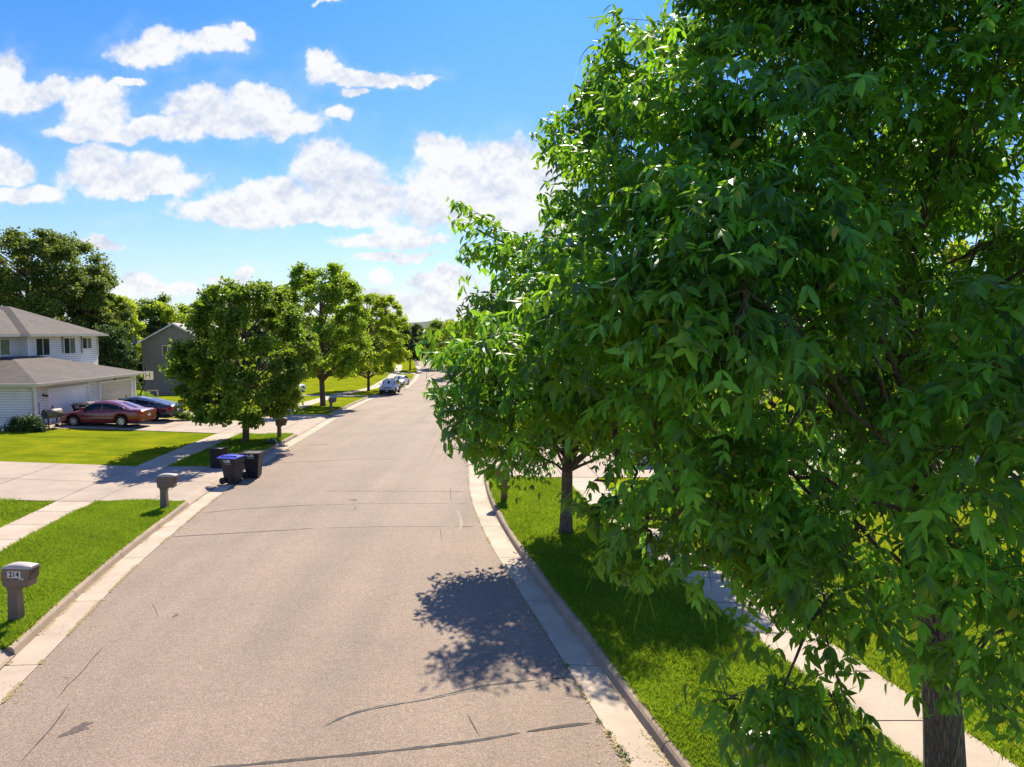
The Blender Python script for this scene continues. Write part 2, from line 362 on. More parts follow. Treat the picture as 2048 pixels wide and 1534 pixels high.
def bark_mat(name, col):
    m, nt, b, out = newmat(name); g = nn(nt, 'ShaderNodeTexCoord')
    mp = nn(nt, 'ShaderNodeMapping', {'Vector': g.outputs['Object'], 'Scale': (1, 1, 0.10)})
    ds = nn(nt, 'ShaderNodeTexNoise', {'Vector': mp.outputs[0], 'Scale': 30, 'Detail': 3})
    dv = nn(nt, 'ShaderNodeVectorMath', {0: ds.outputs['Color'], 1: (0.05, 0.05, 0.02), 2: mp.outputs[0]}, operation='MULTIPLY_ADD')
    v = nn(nt, 'ShaderNodeTexVoronoi', {'Vector': dv.outputs[0], 'Scale': 46}, feature='DISTANCE_TO_EDGE')
    nz = nn(nt, 'ShaderNodeTexNoise', {'Vector': mp.outputs[0], 'Scale': 40, 'Detail': 8, 'Roughness': 0.75})
    r1 = nn(nt, 'ShaderNodeMapRange', {0: v.outputs[0], 1: 0.0, 2: 0.22, 3: 0.3, 4: 1.05})
    r2 = nn(nt, 'ShaderNodeMapRange', {0: nz.outputs['Fac'], 1: 0.3, 2: 0.7, 3: 0.6, 4: 1.35})
    k = nn(nt, 'ShaderNodeMath', {0: r1.outputs[0], 1: r2.outputs[0]}, operation='MULTIPLY')
    mm = nn(nt, 'ShaderNodeVectorMath', {0: col, 1: k.outputs[0]}, operation='MULTIPLY')
    nt.links.new(mm.outputs[0], b.inputs['Base Color']); b.inputs['Roughness'].default_value = 0.9
    bp = nn(nt, 'ShaderNodeBump', {'Height': k.outputs[0], 'Strength': 1.0, 'Distance': 0.02})
    nt.links.new(bp.outputs[0], b.inputs['Normal']); return m
def glassy(name, col, rough=0.06, metal=0.0):
    m = plain(name, col, rough, 0.1, 3.0, spec=0.9); return m
def hazeless(name, dark, light):  # far woods
    return leafmat(name, dark, light, light, 0.3)

MT = dict(
 asphalt=asphalt_mat(), conc=concrete_mat('concrete_pale', (0.52, 0.415, 0.32), 0.72), kerbc=concrete_mat('kerb_concrete', (0.36, 0.27, 0.195), 0.68),
 drive=concrete_mat('driveway_concrete', (0.42, 0.335, 0.262), 0.74), lawn=lawn_mat(),
 tar=plain('tar_seal', (0.025, 0.023, 0.022), 0.7, 0.3, 10, spec=.2), tarold=plain('old_grey_seal', (0.085, 0.075, 0.07), 0.85, 0.3, 10, spec=.2),
 tarsilver=plain('silver_seal', (0.27, 0.245, 0.22), 0.7, 0.3, 10, spec=.3), crack=plain('crack_dark', (0.06, 0.05, 0.045), 0.9), stain=plain('oil', (0.09, 0.065, 0.055), 0.8, 0.5, 18),
 base=plain('earth', (0.10, 0.075, 0.05), 0.95), white=plain('white_paint', (0.88, 0.86, 0.83), 0.45, 0.04), cream=plain('cream_trim', (0.62, 0.56, 0.45), 0.5, 0.05),
 siding=siding_mat('white_siding', (0.82, 0.79, 0.75), 0.15), grey=siding_mat('taupe_siding', (0.33, 0.285, 0.235), 0.12), found=concrete_mat('foundation', (0.30, 0.28, 0.26)),
 roof=shingle_mat('brown_shingle', (0.105, 0.088, 0.078)), roof2=shingle_mat('grey_shingle', (0.42, 0.38, 0.36)),
 win=glassy('window_glass', (0.035, 0.04, 0.04)), winlite=plain('curtained_glass', (0.16, 0.18, 0.14), 0.1, 0.3, 2.0, spec=0.8),
 bark=bark_mat('bark_ash', (0.23, 0.175, 0.13)), bark2=bark_mat('bark_maple', (0.22, 0.15, 0.11)), twig=plain('twig', (0.13, 0.10, 0.07), 0.8),
 black=plain('black_plastic', (0.010, 0.010, 0.011), 0.5, 0.2, spec=.3), char=plain('charcoal_plastic', (0.014, 0.016, 0.026), 0.45, 0.15, spec=.35), blue=plain('blue_plastic', (0.008, 0.035, 0.42), 0.55, 0.1, spec=.3),
 rubber=plain('rubber', (0.02, 0.02, 0.02), 0.85), chrome=plain('chrome', (0.65, 0.65, 0.66), 0.18, 0.05, metal=0.9), alloy=plain('alloy', (0.62, 0.60, 0.57), 0.35, 0.05, metal=0.5),
 mbox=plain('taupe_plastic', (0.17, 0.12, 0.098), 0.5, 0.08), mboxb=plain('brown_plastic', (0.155, 0.095, 0.055), 0.55, 0.3, 9), mtop=plain('pale_top', (0.50, 0.43, 0.38), 0.5, 0.1), mboxd=plain('box_door', (0.09, 0.06, 0.05), 0.5),
 paper=plain('sticker_white', (0.62, 0.61, 0.59), 0.6, 0.03), ink=plain('ink_black', (0.015, 0.015, 0.015), 0.6),
 red=plain('burgundy_paint', (0.20, 0.009, 0.018), 0.25, 0.06, coat=1.0), navy=plain('dark_blue_paint', (0.006, 0.009, 0.026), 0.25, 0.06, coat=1.0), carw=plain('white_car_paint', (0.62, 0.64, 0.68), 0.3, 0.03, coat=1.0),
 silv=plain('pale_blue_paint', (0.45, 0.50, 0.56), 0.3, 0.03, coat=1.0), glass=plain('car_glass', (0.008, 0.010, 0.011), 0.05, 0.1, spec=.4), tail=plain('red_lens', (0.35, 0.015, 0.02), 0.2, 0.1), lens=plain('clear_lens', (0.55, 0.58, 0.6), 0.1, 0.1),
 steel=plain('grill_steel', (0.16, 0.135, 0.11), 0.55, 0.3), gblack=plain('grill_black', (0.03, 0.035, 0.03), 0.5, 0.3), rust=plain('rusty_leg', (0.10, 0.06, 0.05), 0.8, 0.3), wood=plain('weathered_wood', (0.35, 0.27, 0.2), 0.8, 0.2),
 galv=plain('galvanised', (0.35, 0.36, 0.38), 0.4, 0.1, metal=0.6), dish=plain('dish_grey', (0.55, 0.57, 0.6), 0.4, 0.05),
 ash=leafmat('ash_leaf', (0.005, 0.030, 0.005), (0.13, 0.42, 0.035), (0.46, 0.86, 0.04), 0.34, 0.43, 0.38),
 maple=leafmat('maple_leaf', (0.035, 0.095, 0.010), (0.19, 0.29, 0.03), (0.40, 0.58, 0.04), 0.36, 0.5, 0.25),
 locust=leafmat('light_leaf', (0.065, 0.15, 0.014), (0.25, 0.38, 0.03), (0.55, 0.76, 0.04), 0.42, 0.5, 0.25),
 yellow=leafmat('yellow_leaf', (0.14, 0.24, 0.014), (0.36, 0.46, 0.03), (0.70, 0.85, 0.05), 0.45, 0.5, 0.25),
 oak=leafmat('olive_leaf', (0.045, 0.085, 0.018), (0.17, 0.23, 0.04), (0.34, 0.45, 0.06), 0.34, 0.5, 0.25),
 dark=leafmat('dark_leaf', (0.025, 0.065, 0.025), (0.08, 0.13, 0.04), (0.16, 0.26, 0.05), 0.28, 0.5, 0.25),
 wood_far=leafmat('far_leaf', (0.07, 0.14, 0.025), (0.20, 0.31, 0.05), (0.40, 0.55, 0.07), 0.36, 0.6, 0.2),
 hill=plain('far_wooded_hill', (0.055, 0.085, 0.07), 0.95, 0.25, 0.02), blade=leafmat('grass_blade', (0.06, 0.17, 0.010), (0.28, 0.37, 0.03), (0.42, 0.60, 0.03), 0.4, 0.6, 0.15),
)
# ------------------------------------------------------------------ street geometry
def curve_from(pts, extra):
    w = [G(u, v) for u, v in pts]; ys = [p[1] for p in w]; xs = [p[0] for p in w]
    for y, x in extra: ys.append(y); xs.append(x)
    o = np.argsort(ys); ys = np.array(ys)[o]; xs = np.array(xs)[o]
    s0 = (xs[2]-xs[0])/(ys[2]-ys[0])
    ys = np.concatenate([[-60, -20], ys]); xs = np.concatenate([[xs[0]+s0*1.3*(-60-ys[2]), xs[0]+s0*1.1*(-20-ys[2])], xs])
    yg = np.arange(-60, 400, 0.5); xg = np.interp(yg, ys, xs)
    k = np.exp(-0.5*(np.arange(-12, 13)/4.0)**2); k /= k.sum()
    xp = np.concatenate([2*xg[0]-xg[12:0:-1], xg, 2*xg[-1]-xg[-2:-14:-1]])
    return yg, np.convolve(xp, k, 'valid')
LA = curve_from([(0,1407),(63,1350),(141,1264),(194,1211),(249,1149),(293,1111),(335,1076),(373,1047),(396,1026),(423,1000),(469,970),(523,931),(583,892),(644,857),(715,812),(757,792)],
                [(95,-14.1),(115,-15.4),(140,-18),(180,-24),(260,-38),(400,-66)])
lx = lambda y: np.interp(y, *LA)
RA_pts = [G(u, v) for u, v in [(936,946),(941,1006),(962,1053),(993,1116),(1032,1171),(1074,1241),(1160,1370),(1198,1447),(1253,1529)]]
ys_ = [p[1] for p in RA_pts]+[40, 55, 75, 100, 140, 200, 400]; xs_ = [p[0] for p in RA_pts]+[float(lx(y))+9.2 for y in (40, 55, 75, 100, 140, 200, 400)]
o_ = np.argsort(ys_); ys_ = np.array(ys_)[o_]; xs_ = np.array(xs_)[o_]
ys_ = np.concatenate([[-60, 0], ys_]); xs_ = np.concatenate([[xs_[0]+14, xs_[0]+2.1], xs_])
yg = np.arange(-60, 400, 0.5); xg = np.interp(yg, ys_, xs_); k_ = np.exp(-0.5*(np.arange(-12, 13)/4.0)**2); k_ /= k_.sum()
RA = (yg, np.convolve(np.concatenate([2*xg[0]-xg[12:0:-1], xg, 2*xg[-1]-xg[-2:-14:-1]]), k_, 'valid'))
rx = lambda y: np.interp(y, *RA)

def sheet(name, ys, fa, fb, off, m, nx=2, offx=None):
    ys = np.asarray(ys, float); t = np.linspace(0, 1, nx)
    A = fa(ys); B = fb(ys)
    X = A[:, None]*(1-t)+B[:, None]*t; Y = np.repeat(ys[:, None], nx, 1)
    Z = gz(X, Y)+off
    if offx is not None: Z = Z+np.asarray(offx)[None, :]
    V = np.stack([X, Y, Z], -1).reshape(-1, 3)
    i = np.arange(len(ys)-1)[:, None]*nx+np.arange(nx-1)[None, :]
    Fq = np.stack([i, i+1, i+nx+1, i+nx], -1).reshape(-1, 4)
    return V, Fq
def merge(parts):
    Vs, Fs, b = [], [], 0
    for V, f in parts: Vs.append(V); Fs.append(f+b); b += len(V)
    return np.concatenate(Vs), np.concatenate(Fs)
def setting(name, V, f, m, smooth=False):
    o = np_mesh(name, V, [f], m, smooth=smooth)
    # make normals face up
    me = o.data
    o['kind'] = 'structure'; return o
# ground under everything, reaching the horizon
gy = np.array([-400, -150, -60, 0, 20, 40, 50, 60, 70, 80, 90, 100, 150, 260, 500, 900, 1600, 3000, 6000.])
setting('ground', *sheet('g', gy, lambda y: y*0-3500, lambda y: y*0+3500, -0.35, None, 60), MT['lawn'])
yr = np.concatenate([np.arange(-60, 60, 1.0), np.arange(60, 300, 2.0)])
setting('road', *sheet('r', yr, lx, rx, 0.0, None, 6), MT['asphalt'])
setting('road_bed', *sheet('rb', yr, lambda y: lx(y)-1.0, lambda y: rx(y)+1.0, -0.06, None, 3), MT['base'])
# cross street far left
CS0, CS1 = 88.0, 97.0
setting('side_road', *sheet('cs', np.linspace(CS0, CS1, 8), lambda y: y*0-200, lambda y: lx(y)+0.02, 0.02, None, 60), MT['asphalt'])
GUT, KB = 0.60, 0.80
LAWN = 0.13
dr_left = [(5.2, 12.6), (23.9, 30.2), (40.1, 50.7), (75.0, 77.6), (CS0-1, CS1+1), (127, 130)]
dr_right = [(27.9, 36.0), (52, 56), (80, 84)]
def segs(lo, hi, gaps, step):
    out = []; y = lo
    marks = sorted([(a, b) for a, b in gaps if b > lo and a < hi])
    for a, b in marks+[(hi, hi)]:
        n = max(1, int(round((a-y)/step)))
        e = np.linspace(y, a, n+1)
        out += [(e[i], e[i+1]) for i in range(n) if e[i+1]-e[i] > 0.2]
        y = b
    return out
def kerb(side, fx, gaps, name):
    parts_k, parts_g = [], []
    g = 0.011
    for a, b in segs(-30, 160, gaps, 3.0):
        ys = np.linspace(a+g, b-g, 4)
        prof = [(GUT, -0.01), (GUT+0.035, 0.115), (GUT+0.07, 0.148), (GUT+0.10, 0.155), (KB-0.02, 0.152), (KB, 0.12), (KB, -0.05)]
        X = np.stack([fx(ys)+side*p[0] for p in prof], 1); Y = np.repeat(ys[:, None], len(prof), 1)
        Z = gz(X, Y)+np.array([p[1] for p in prof])[None, :]
        V = np.stack([X, Y, Z], -1).reshape(-1, 3); n = len(prof)
        i = np.arange(3)[:, None]*n+np.arange(n-1)[None, :]
        fq = np.stack([i, i+1, i+n+1, i+n], -1).reshape(-1, 4)
        ends = np.array([[0, 1, 5, 6], [1, 2, 4, 5], [2, 3, 3, 4]])[:2]
        fq = np.concatenate([fq, ends, ends+3*n])
        parts_k.append((V, fq))
    for a, b in gaps:   # low kerb across driveways
        if b > 160 or b-a > 11: continue
        ys = np.linspace(a, b, 6); V, fq = sheet('', ys, lambda y: fx(y)+side*GUT, lambda y: fx(y)+side*(KB), 0.012, None, 2, (0.0, 0.03)); parts_k.append((V, fq))
    for a, b in segs(-30, 160, [], 3.0):
        ys = np.linspace(a+0.008, b-0.008, 4)
        parts_g.append(sheet('', ys, lambda y: fx(y)-side*0.0, lambda y: fx(y)+side*GUT, 0.006, None, 3, (0.006, -0.004, -0.012)))
    setting('kerb', *merge(parts_k), MT['kerbc']); setting('gutter', *merge(parts_g), MT['conc'])
kerb(-1, lx, dr_left, 'l'); kerb(1, rx, dr_right, 'r')
# lawns
yl = np.concatenate([np.arange(-30, 60, 1.0), np.arange(60, 300, 4.0)])
def lawn(side, fx, gaps):
    parts = []
    # verge next to kerb with kerb-height, cut at driveways for the first metre
    for a, b in segs(-30, 299, gaps, 2.0):
        ys = np.linspace(a, b, 3)
        parts.append(sheet('', ys, lambda y: fx(y)+side*(KB-0.01), lambda y: fx(y)+side*1.6, LAWN, None, 4))
    parts.append(sheet('', yl, lambda y: fx(y)+side*1.6, lambda y: fx(y)+side*30, LAWN, None, 40))
    parts.append(sheet('', yl, lambda y: fx(y)+side*30, lambda y: y*0+side*230, LAWN, None, 20))
    setting('lawn', *merge(parts), MT['lawn'])
lawn(-1, lx, dr_left); lawn(1, rx, dr_right)
# pavements of slabs
def slabs(fa, fb, y0, y1, step, off, m, name, nx=2, gap=0.013, cols=1):
    parts = []
    for a, b in segs(y0, y1, [], step):
        for c in range(cols):
            t0, t1 = c/cols, (c+1)/cols
            ys = np.linspace(a+gap, b-gap, 3)
            parts.append(sheet('', ys, lambda y: fa(y)*(1-t0)+fb(y)*t0+(gap if c else 0), lambda y: fa(y)*(1-t1)+fb(y)*t1-(gap if c < cols-1 else 0), off, None, nx))
    return parts
PWL = (3.75, 5.15); PWR = (3.8, 5.1)
under = [sheet('', np.arange(-30, 160, 2.0), lambda y: lx(y)-PWL[1]+.03, lambda y: lx(y)-PWL[0]-.03, LAWN+0.004, None, 2),
         sheet('', np.arange(-30, 160, 2.0), lambda y: rx(y)+PWR[0]+.03, lambda y: rx(y)+PWR[1]-.03, LAWN+0.004, None, 2)]
setting('path_bed', *merge(under), MT['base'])
setting('pavement', *merge(slabs(lambda y: lx(y)-PWL[1], lambda y: lx(y)-PWL[0], -30, 160, 1.55, LAWN+0.016, None, 's')), MT['conc'])
setting('pavement', *merge(slabs(lambda y: rx(y)+PWR[0], lambda y: rx(y)+PWR[1], -30, 160, 1.55, LAWN+0.016, None, 's')), MT['conc'])
def driveway(side, fx, y0, y1, xfar, cols, taper=0.0):
    o = LAWN+0.026; g = 0.014; parts = []; bed = []
    ymid = (y0+y1)/2
    edges = [GUT+0.06, 1.9, 3.76, 5.16]; x0 = float(fx(ymid))
    n = max(2, int((abs(xfar-x0)-5.16)/3.0))
    for i in range(1, n+1): edges.append(5.16+(abs(xfar-x0)-5.16)*i/n)
    for i in range(len(edges)-1):
        e0, e1 = edges[i], edges[i+1]
        k = 2 if y1-y0 > 4 else 1
        for j in range(k):
            a, b = y0+(y1-y0)*j/k, y0+(y1-y0)*(j+1)/k
            ys = np.linspace(a+(g if j else 0), b-(g if j < k-1 else 0), 5)
            if i == 0:
                parts.append(sheet('', ys, lambda y: fx(y)+side*e0, lambda y: fx(y)+side*0.95, 0, None, 3, (0.012, 0.11, o)))
                parts.append(sheet('', ys, lambda y: fx(y)+side*0.95, lambda y: fx(y)+side*(e1-g), o, None, 3))
            else:
                parts.append(sheet('', ys, lambda y: fx(y)+side*(e0+g), lambda y: fx(y)+side*(e1-g), o, None, 3))
    for i in range(1, len(edges)-1):
        bed.append(sheet('', np.linspace(y0+.03, y1-.03, 9), lambda y: fx(y)+side*edges[i], lambda y: fx(y)+side*edges[i+1], o-.012, None, 3))
    return parts, bed
DP, DB = [], []
for sd, fx, a, b, xf, c in [(-1, lx, 5.2, 12.6, -30, 2), (-1, lx, 23.9, 30.2, -42, 2), (-1, lx, 40.1, 45.7, -27.25, 2), (-1, lx, 46.7, 50.7, -27.25, 1),
                            (-1, lx, 75.0, 77.6, -45, 1), (1, rx, 27.9, 36.0, 22, 2), (1, rx, 52, 56, 20, 1), (-1, lx, 127, 130, -40, 1)]:
    p, q = driveway(sd, fx, a, b, xf, c); DP += p; DB += q
# joined apron between the two neighbouring drives
DP.append(sheet('', np.linspace(45.7, 46.7, 3), lambda y: lx(y)-5.16, lambda y: lx(y)-0.95, LAWN+0.026, None, 4))
DP.append(sheet('', np.linspace(45.7, 46.7, 3), lambda y: lx(y)-0.95, lambda y: lx(y)-GUT-0.06, 0, None, 3, (LAWN+0.026, 0.11, 0.012)))
# strip in front of garage and path round the corner
DP.append(sheet('', np.linspace(45.7, 46.7, 3), lambda y: y*0-27.25, lambda y: y*0-25.2, LAWN+0.026, None, 3))
DP.append(sheet('', np.linspace(39.4, 40.1, 3), lambda y: -29.2-(40.1-y)*3, lambda y: -24.6-(40.1-y)*2.2, LAWN+0.024, None, 6))
setting('driveway', *merge(DP), MT['drive']); setting('driveway_bed', *merge(DB), MT['base'])

# ---- cracks and seals on the asphalt
def strip(pts, w, off, wob=0.0, seed=1):
    r = np.random.default_rng(seed); W = np.array([G(u, v)[:2] for u, v in pts])
    L = np.concatenate([[0], np.cumsum(np.linalg.norm(np.diff(W, axis=0), axis=1))]); n = max(4, int(L[-1]/0.12))
    t = np.linspace(0, L[-1], n); X = np.interp(t, L, W[:, 0]); Y = np.interp(t, L, W[:, 1])
    X += np.cumsum(r.normal(0, wob, n))*0.3; Y += r.normal(0, wob, n)
    k = np.ones(5)/5; Xs = np.convolve(np.pad(X, 2, 'edge'), k, 'valid'); Ys = np.convolve(np.pad(Y, 2, 'edge'), k, 'valid')
    d = np.stack([np.gradient(Xs), np.gradient(Ys)], -1); d /= np.linalg.norm(d, axis=1)[:, None]+1e-9
    nrm = np.stack([-d[:, 1], d[:, 0]], -1)*(w*0.5*(0.55+0.9*r.random(n)))[:, None]
    env = np.minimum(1, np.minimum(np.arange(n), np.arange(n)[::-1])/3.0)[:, None]; nrm = nrm*env
    a = np.stack([Xs, Ys], -1)+nrm; b = np.stack([Xs, Ys], -1)-nrm
    V = np.zeros((2*n, 3)); V[0::2, :2] = a; V[1::2, :2] = b; V[:, 2] = gz(V[:, 0], V[:, 1])+off
    i = np.arange(n-1)*2; return V, np.stack([i, i+1, i+3, i+2], -1)
def seal(lst, m, off, name='crack_seal'):
    return setting(name, *merge([strip(p, w, off, wb, i+3) for i, (p, w, wb) in enumerate(lst)]), MT[m])
c1 = [(642,1459),(662,1443),(724,1420),(806,1406),(863,1398),(954,1373),(1003,1367),(1085,1359)]
c2 = [(300,1546),(455,1534),(560,1523),(724,1508),(847,1495),(962,1480),(1052,1464)]
seal([(c1, 0.05, .004), (c2, 0.06, .004), ([(335,1074),(560,1061),(640,1056)], 0.045, .004), ([(396,1027),(480,1018),(640,1009)], 0.035, .004),
      ([(589,891),(668,888)], 0.05, .003), ([(536,926),(620,923),(710,919)], 0.035, .003)], 'tarold', 0.004)
seal([([(1085,1358),(1110,1357),(1142,1355)], 0.10, .002), ([(1040,1466),(1134,1451),(1196,1445)], 0.075, .006), ([(900,1054),(962,1053)], 0.03, .003), ([(905,1007),(941,1007)], 0.03, .003)], 'tar', 0.006)
seal([([(700,1436-7),(760,1413),(860,1399),(1000,1368)], 0.014, .003), ([(640,1056),(800,1052),(905,1053)], 0.04, .004), ([(640,1009),(780,1006),(905,1007)], 0.035, .004), ([(911,1019),(921,1045),(917,1068)], 0.03, .006),
      ([(915,1019),(925,1045),(920,1068)], 0.03, .006), ([(700,919),(740,917),(805,920)], 0.05, .004), ([(784,846),(820,846)], 0.35, .004), ([(914,1072),(920,1079)], 0.14, .0)], 'tarsilver', 0.008)
seal([([(36,1532),(66,1495),(93,1471),(115,1443),(126,1427),(142,1402)], 0.018, .012), ([(112,1402),(120,1389),(148,1356),(167,1348),(175,1329),(210,1290)], 0.016, .014), ([(120,1355),(148,1356)], 0.016, .01),
      ([(931,1422),(941,1443),(964,1480)], 0.02, .01), ([(715,1010),(705,1024)], 0.02, .01), ([(903,975),(902,1004)], 0.02, .012), ([(880,1054),(884,1085)], 0.015, .012), ([(830,845),(900,846)], 0.05, .004),
      ([(640,982),(941,983)], 0.02, .01), ([(300,1200),(318,1240)], 0.006, .02)], 'crack', 0.005, 'road_crack')
def blotch(u, v, rxm, rym, seed, ang=0.0):
    r = np.random.default_rng(seed); c = G(u, v); n = 40; th = np.linspace(0, 2*np.pi, n, endpoint=False)
    rad = 1+0.5*np.interp(th, np.linspace(0, 2*np.pi, 14), r.normal(0, 0.8, 14))*0.8+r.normal(0, .12, n); rad = np.clip(rad, .15, 2)
    x = np.cos(th)*rad*rxm; y = np.sin(th)*rad*rym
    X = c[0]+x*math.cos(ang)-y*math.sin(ang); Y = c[1]+x*math.sin(ang)+y*math.cos(ang)
    V = np.stack([np.append(X, c[0]), np.append(Y, c[1]), np.zeros(n+1)+0.004+float(gz(c[0], c[1]))], -1)
    i = np.arange(n); return V, np.stack([i, (i+1) % n, np.full(n, n)], -1)
setting('road_stain', *merge([blotch(160, 1455, .12, .17, 3, -.3), blotch(705, 1000, .16, .10, 4), blotch(352, 1231, .05, .08, 5)]), MT['stain'])

# ---- grass blades near the camera (uncountable)
def grass(n, sampler, name, hgt=(0.05, 0.11), wid=0.008):
    X, Y = sampler(n); n = len(X); Z = gz(X, Y)+LAWN-0.005
    a = rng.uniform(0, 2*np.pi, n); h = rng.uniform(*hgt, n)*(0.6+0.8*np.abs(np.sin(X*1.3+np.cos(Y*0.9)))); lean = rng.normal(0, 0.5, (n, 2))*h[:, None]
    w = wid*rng.uniform(.7, 1.5, n)
    V = np.zeros((n, 4, 3))
    V[:, 0] = np.stack([X-w*np.cos(a), Y-w*np.sin(a), Z], -1); V[:, 1] = np.stack([X+w*np.cos(a), Y+w*np.sin(a), Z], -1)
    V[:, 2] = np.stack([X+w*.6*np.cos(a)+lean[:, 0]*.5, Y+w*.6*np.sin(a)+lean[:, 1]*.5, Z+h*.6], -1)
    V[:, 3] = np.stack([X+lean[:, 0], Y+lean[:, 1], Z+h], -1)
    i = np.arange(n)*4; rnd = np.repeat(np.clip(rng.normal(.38, .25, n)+.22*np.sin(X*.8+.7*np.sin(Y*.5))*np.sin(Y*.6+1+np.sin(X*1.7))+.18*np.sin(X*2.9+Y*1.3)*np.sin(Y*2.1-X), 0, 1), 4)
    o = np_mesh(name, V.reshape(-1, 3), [np.stack([i, i+1, i+2], -1), np.stack([i, i+2, i+3], -1)], MT['blade'], attrs={'rnd': rnd})
    return tag(o, kind='stuff', cat='grass')
def strip_sampler(fx, side, o0, o1, y0, y1, gaps=(), bias=2.0):
    def f(n):
        Y = y0+(y1-y0)*rng.random(n)**bias; X = fx(Y)+side*(o0+(o1-o0)*rng.random(n))
        keep = np.ones(n, bool)
        for a, b in gaps: keep &= ~((Y > a) & (Y < b))
        return X[keep], Y[keep]
    return f
def both(*ss_):
    def f(n):
        r = [s(int(n*w)) for s, w in ss_]; return np.concatenate([q[0] for q in r]), np.concatenate([q[1] for q in r])
    return f
g1 = grass(230000, both((strip_sampler(rx, 1, KB-0.03, PWR[0]+.03, 7.5, 27.9, (), 1.8), .7), (strip_sampler(rx, 1, PWR[1]-.03, PWR[1]+5, 7.5, 26, (), 1.8), .24), (strip_sampler(rx, 1, KB-0.05, KB+.06, 7.5, 27.9, (), 1.3), .03), (strip_sampler(rx, 1, PWR[0]-.1, PWR[0]+.05, 7.5, 27.9, (), 1.3), .03)), 'grass')
g1['label'] = 'sunlit short grass of the right-hand verge and lawn beside the kerb'
g2 = grass(230000, both((strip_sampler(lx, -1, KB-0.03, PWL[0]+.03, 12.6, 23.9, (), 1.0), .66), (strip_sampler(lx, -1, PWL[1]-.03, PWL[1]+4, 14, 23.9, (), 1.0), .15), (strip_sampler(lx, -1, KB-0.03, PWL[0]+.03, 30.2, 40.1, (), 1.0), .15), (strip_sampler(lx, -1, KB-0.06, KB+.05, 12.6, 23.9, (), 1.0), .04)), 'grass')
g2['label'] = 'mown grass of the left-hand verges between pavement and kerb'
# hill on the horizon
hx = np.linspace(-2600, 2600, 140); hb = 26*np.exp(-((hx+500)/420)**2)+14*np.exp(-((hx+100)/300)**2)+10*np.exp(-((hx-900)/900)**2)+3*np.sin(hx/60)+2*np.sin(hx/23)+rng.normal(0, .8, 140)+6
V = np.concatenate([np.stack([hx, hx*0+2300, hx*0-6], -1), np.stack([hx, hx*0+2500, hb*1.0+4], -1), np.stack([hx, hx*0+2900, hx*0-6], -1)])
i = np.arange(139); f = np.concatenate([np.stack([i, i+1, i+141, i+140], -1), np.stack([i+140, i+141, i+281, i+280], -1)])
setting('hills', V, f, MT['hill'])

# dry clippings and bits gathered along the gutter seams
def litter(n, seed):
    q = np.random.default_rng(seed); side = q.random(n) < .68
    Y = 8+24*q.random(n)**1.5; clump = np.sin(Y*2.3)+np.sin(Y*5.1+1)+np.sin(Y*.9) > -.3; Y = Y[clump]; side = side[clump]; n = len(Y)
    where = q.random(n); o = np.where(where < .6, q.normal(0, .025, n), np.where(where < .9, GUT-np.abs(q.normal(0, .05, n)), q.uniform(-.4, GUT, n)))
    X = np.where(side, lx(Y)-o, rx(Y)+o); a = q.uniform(0, 6.28, n); l = q.uniform(.008, .03, n); w = q.uniform(.002, .006, n)
    d = np.stack([np.cos(a), np.sin(a), np.zeros(n)], -1)*l[:, None]; e = np.stack([-np.sin(a), np.cos(a), np.zeros(n)], -1)*w[:, None]; c = np.stack([X, Y, gz(X, Y)+.012+q.random(n)*.008], -1)
    V = np.stack([c-d-e, c+d-e, c+d+e, c-d+e], 1); i = np.arange(n)*4
    o_ = np_mesh('gutter_litter', V.reshape(-1, 3), [np.stack([i, i+1, i+2, i+3], -1)], plain('dry_clippings', (0.42, 0.33, 0.15), .9, .5, 30)); tag(o_, 'dry grass clippings gathered along the gutter seams', 'litter', kind='stuff')
litter(16000, 4)
# ------------------------------------------------------------------ vegetation
def norm(a): return a/(np.linalg.norm(a, axis=-1, keepdims=True)+1e-9)
TPL = np.array([(0,0,0),(-.42,.24,.10),(0,.28,0),(.42,.24,.10),(-.40,.60,.08),(0,.62,0),(.40,.60,.08),(0,1,0)])  # side, along, normal
TF4 = np.array([(1,4,5,2),(2,5,6,3)]); TF3 = np.array([(0,1,2),(0,2,3),(4,7,5),(5,7,6)])
def leaf_mesh(O, D, Nn, L, W, curl, rnd):
    """blade-shaped folded leaflets. O origin, D direction, Nn upper-face normal"""
    S = norm(np.cross(D, Nn)); Nn = np.cross(S, D)
    t = TPL
    V = O[:, None]+S[:, None]*(t[:, 0]*1.0)[None, :, None]*W[:, None, None]+D[:, None]*t[:, 1][None, :, None]*L[:, None, None] \
        + Nn[:, None]*((t[:, 2][None, :, None]*W[:, None, None]) - (t[:, 1]**2)[None, :, None]*(curl*L)[:, None, None])
    n = len(O); b = (np.arange(n)*8)[:, None, None]
    return V.reshape(-1, 3), (b+TF4).reshape(-1, 4), (b+TF3).reshape(-1, 3), np.repeat(rnd, 8)
def bez(a, b, c, t): t = np.asarray(t)[:, None]; return (1-t)**2*a+2*(1-t)*t*b+t**2*c
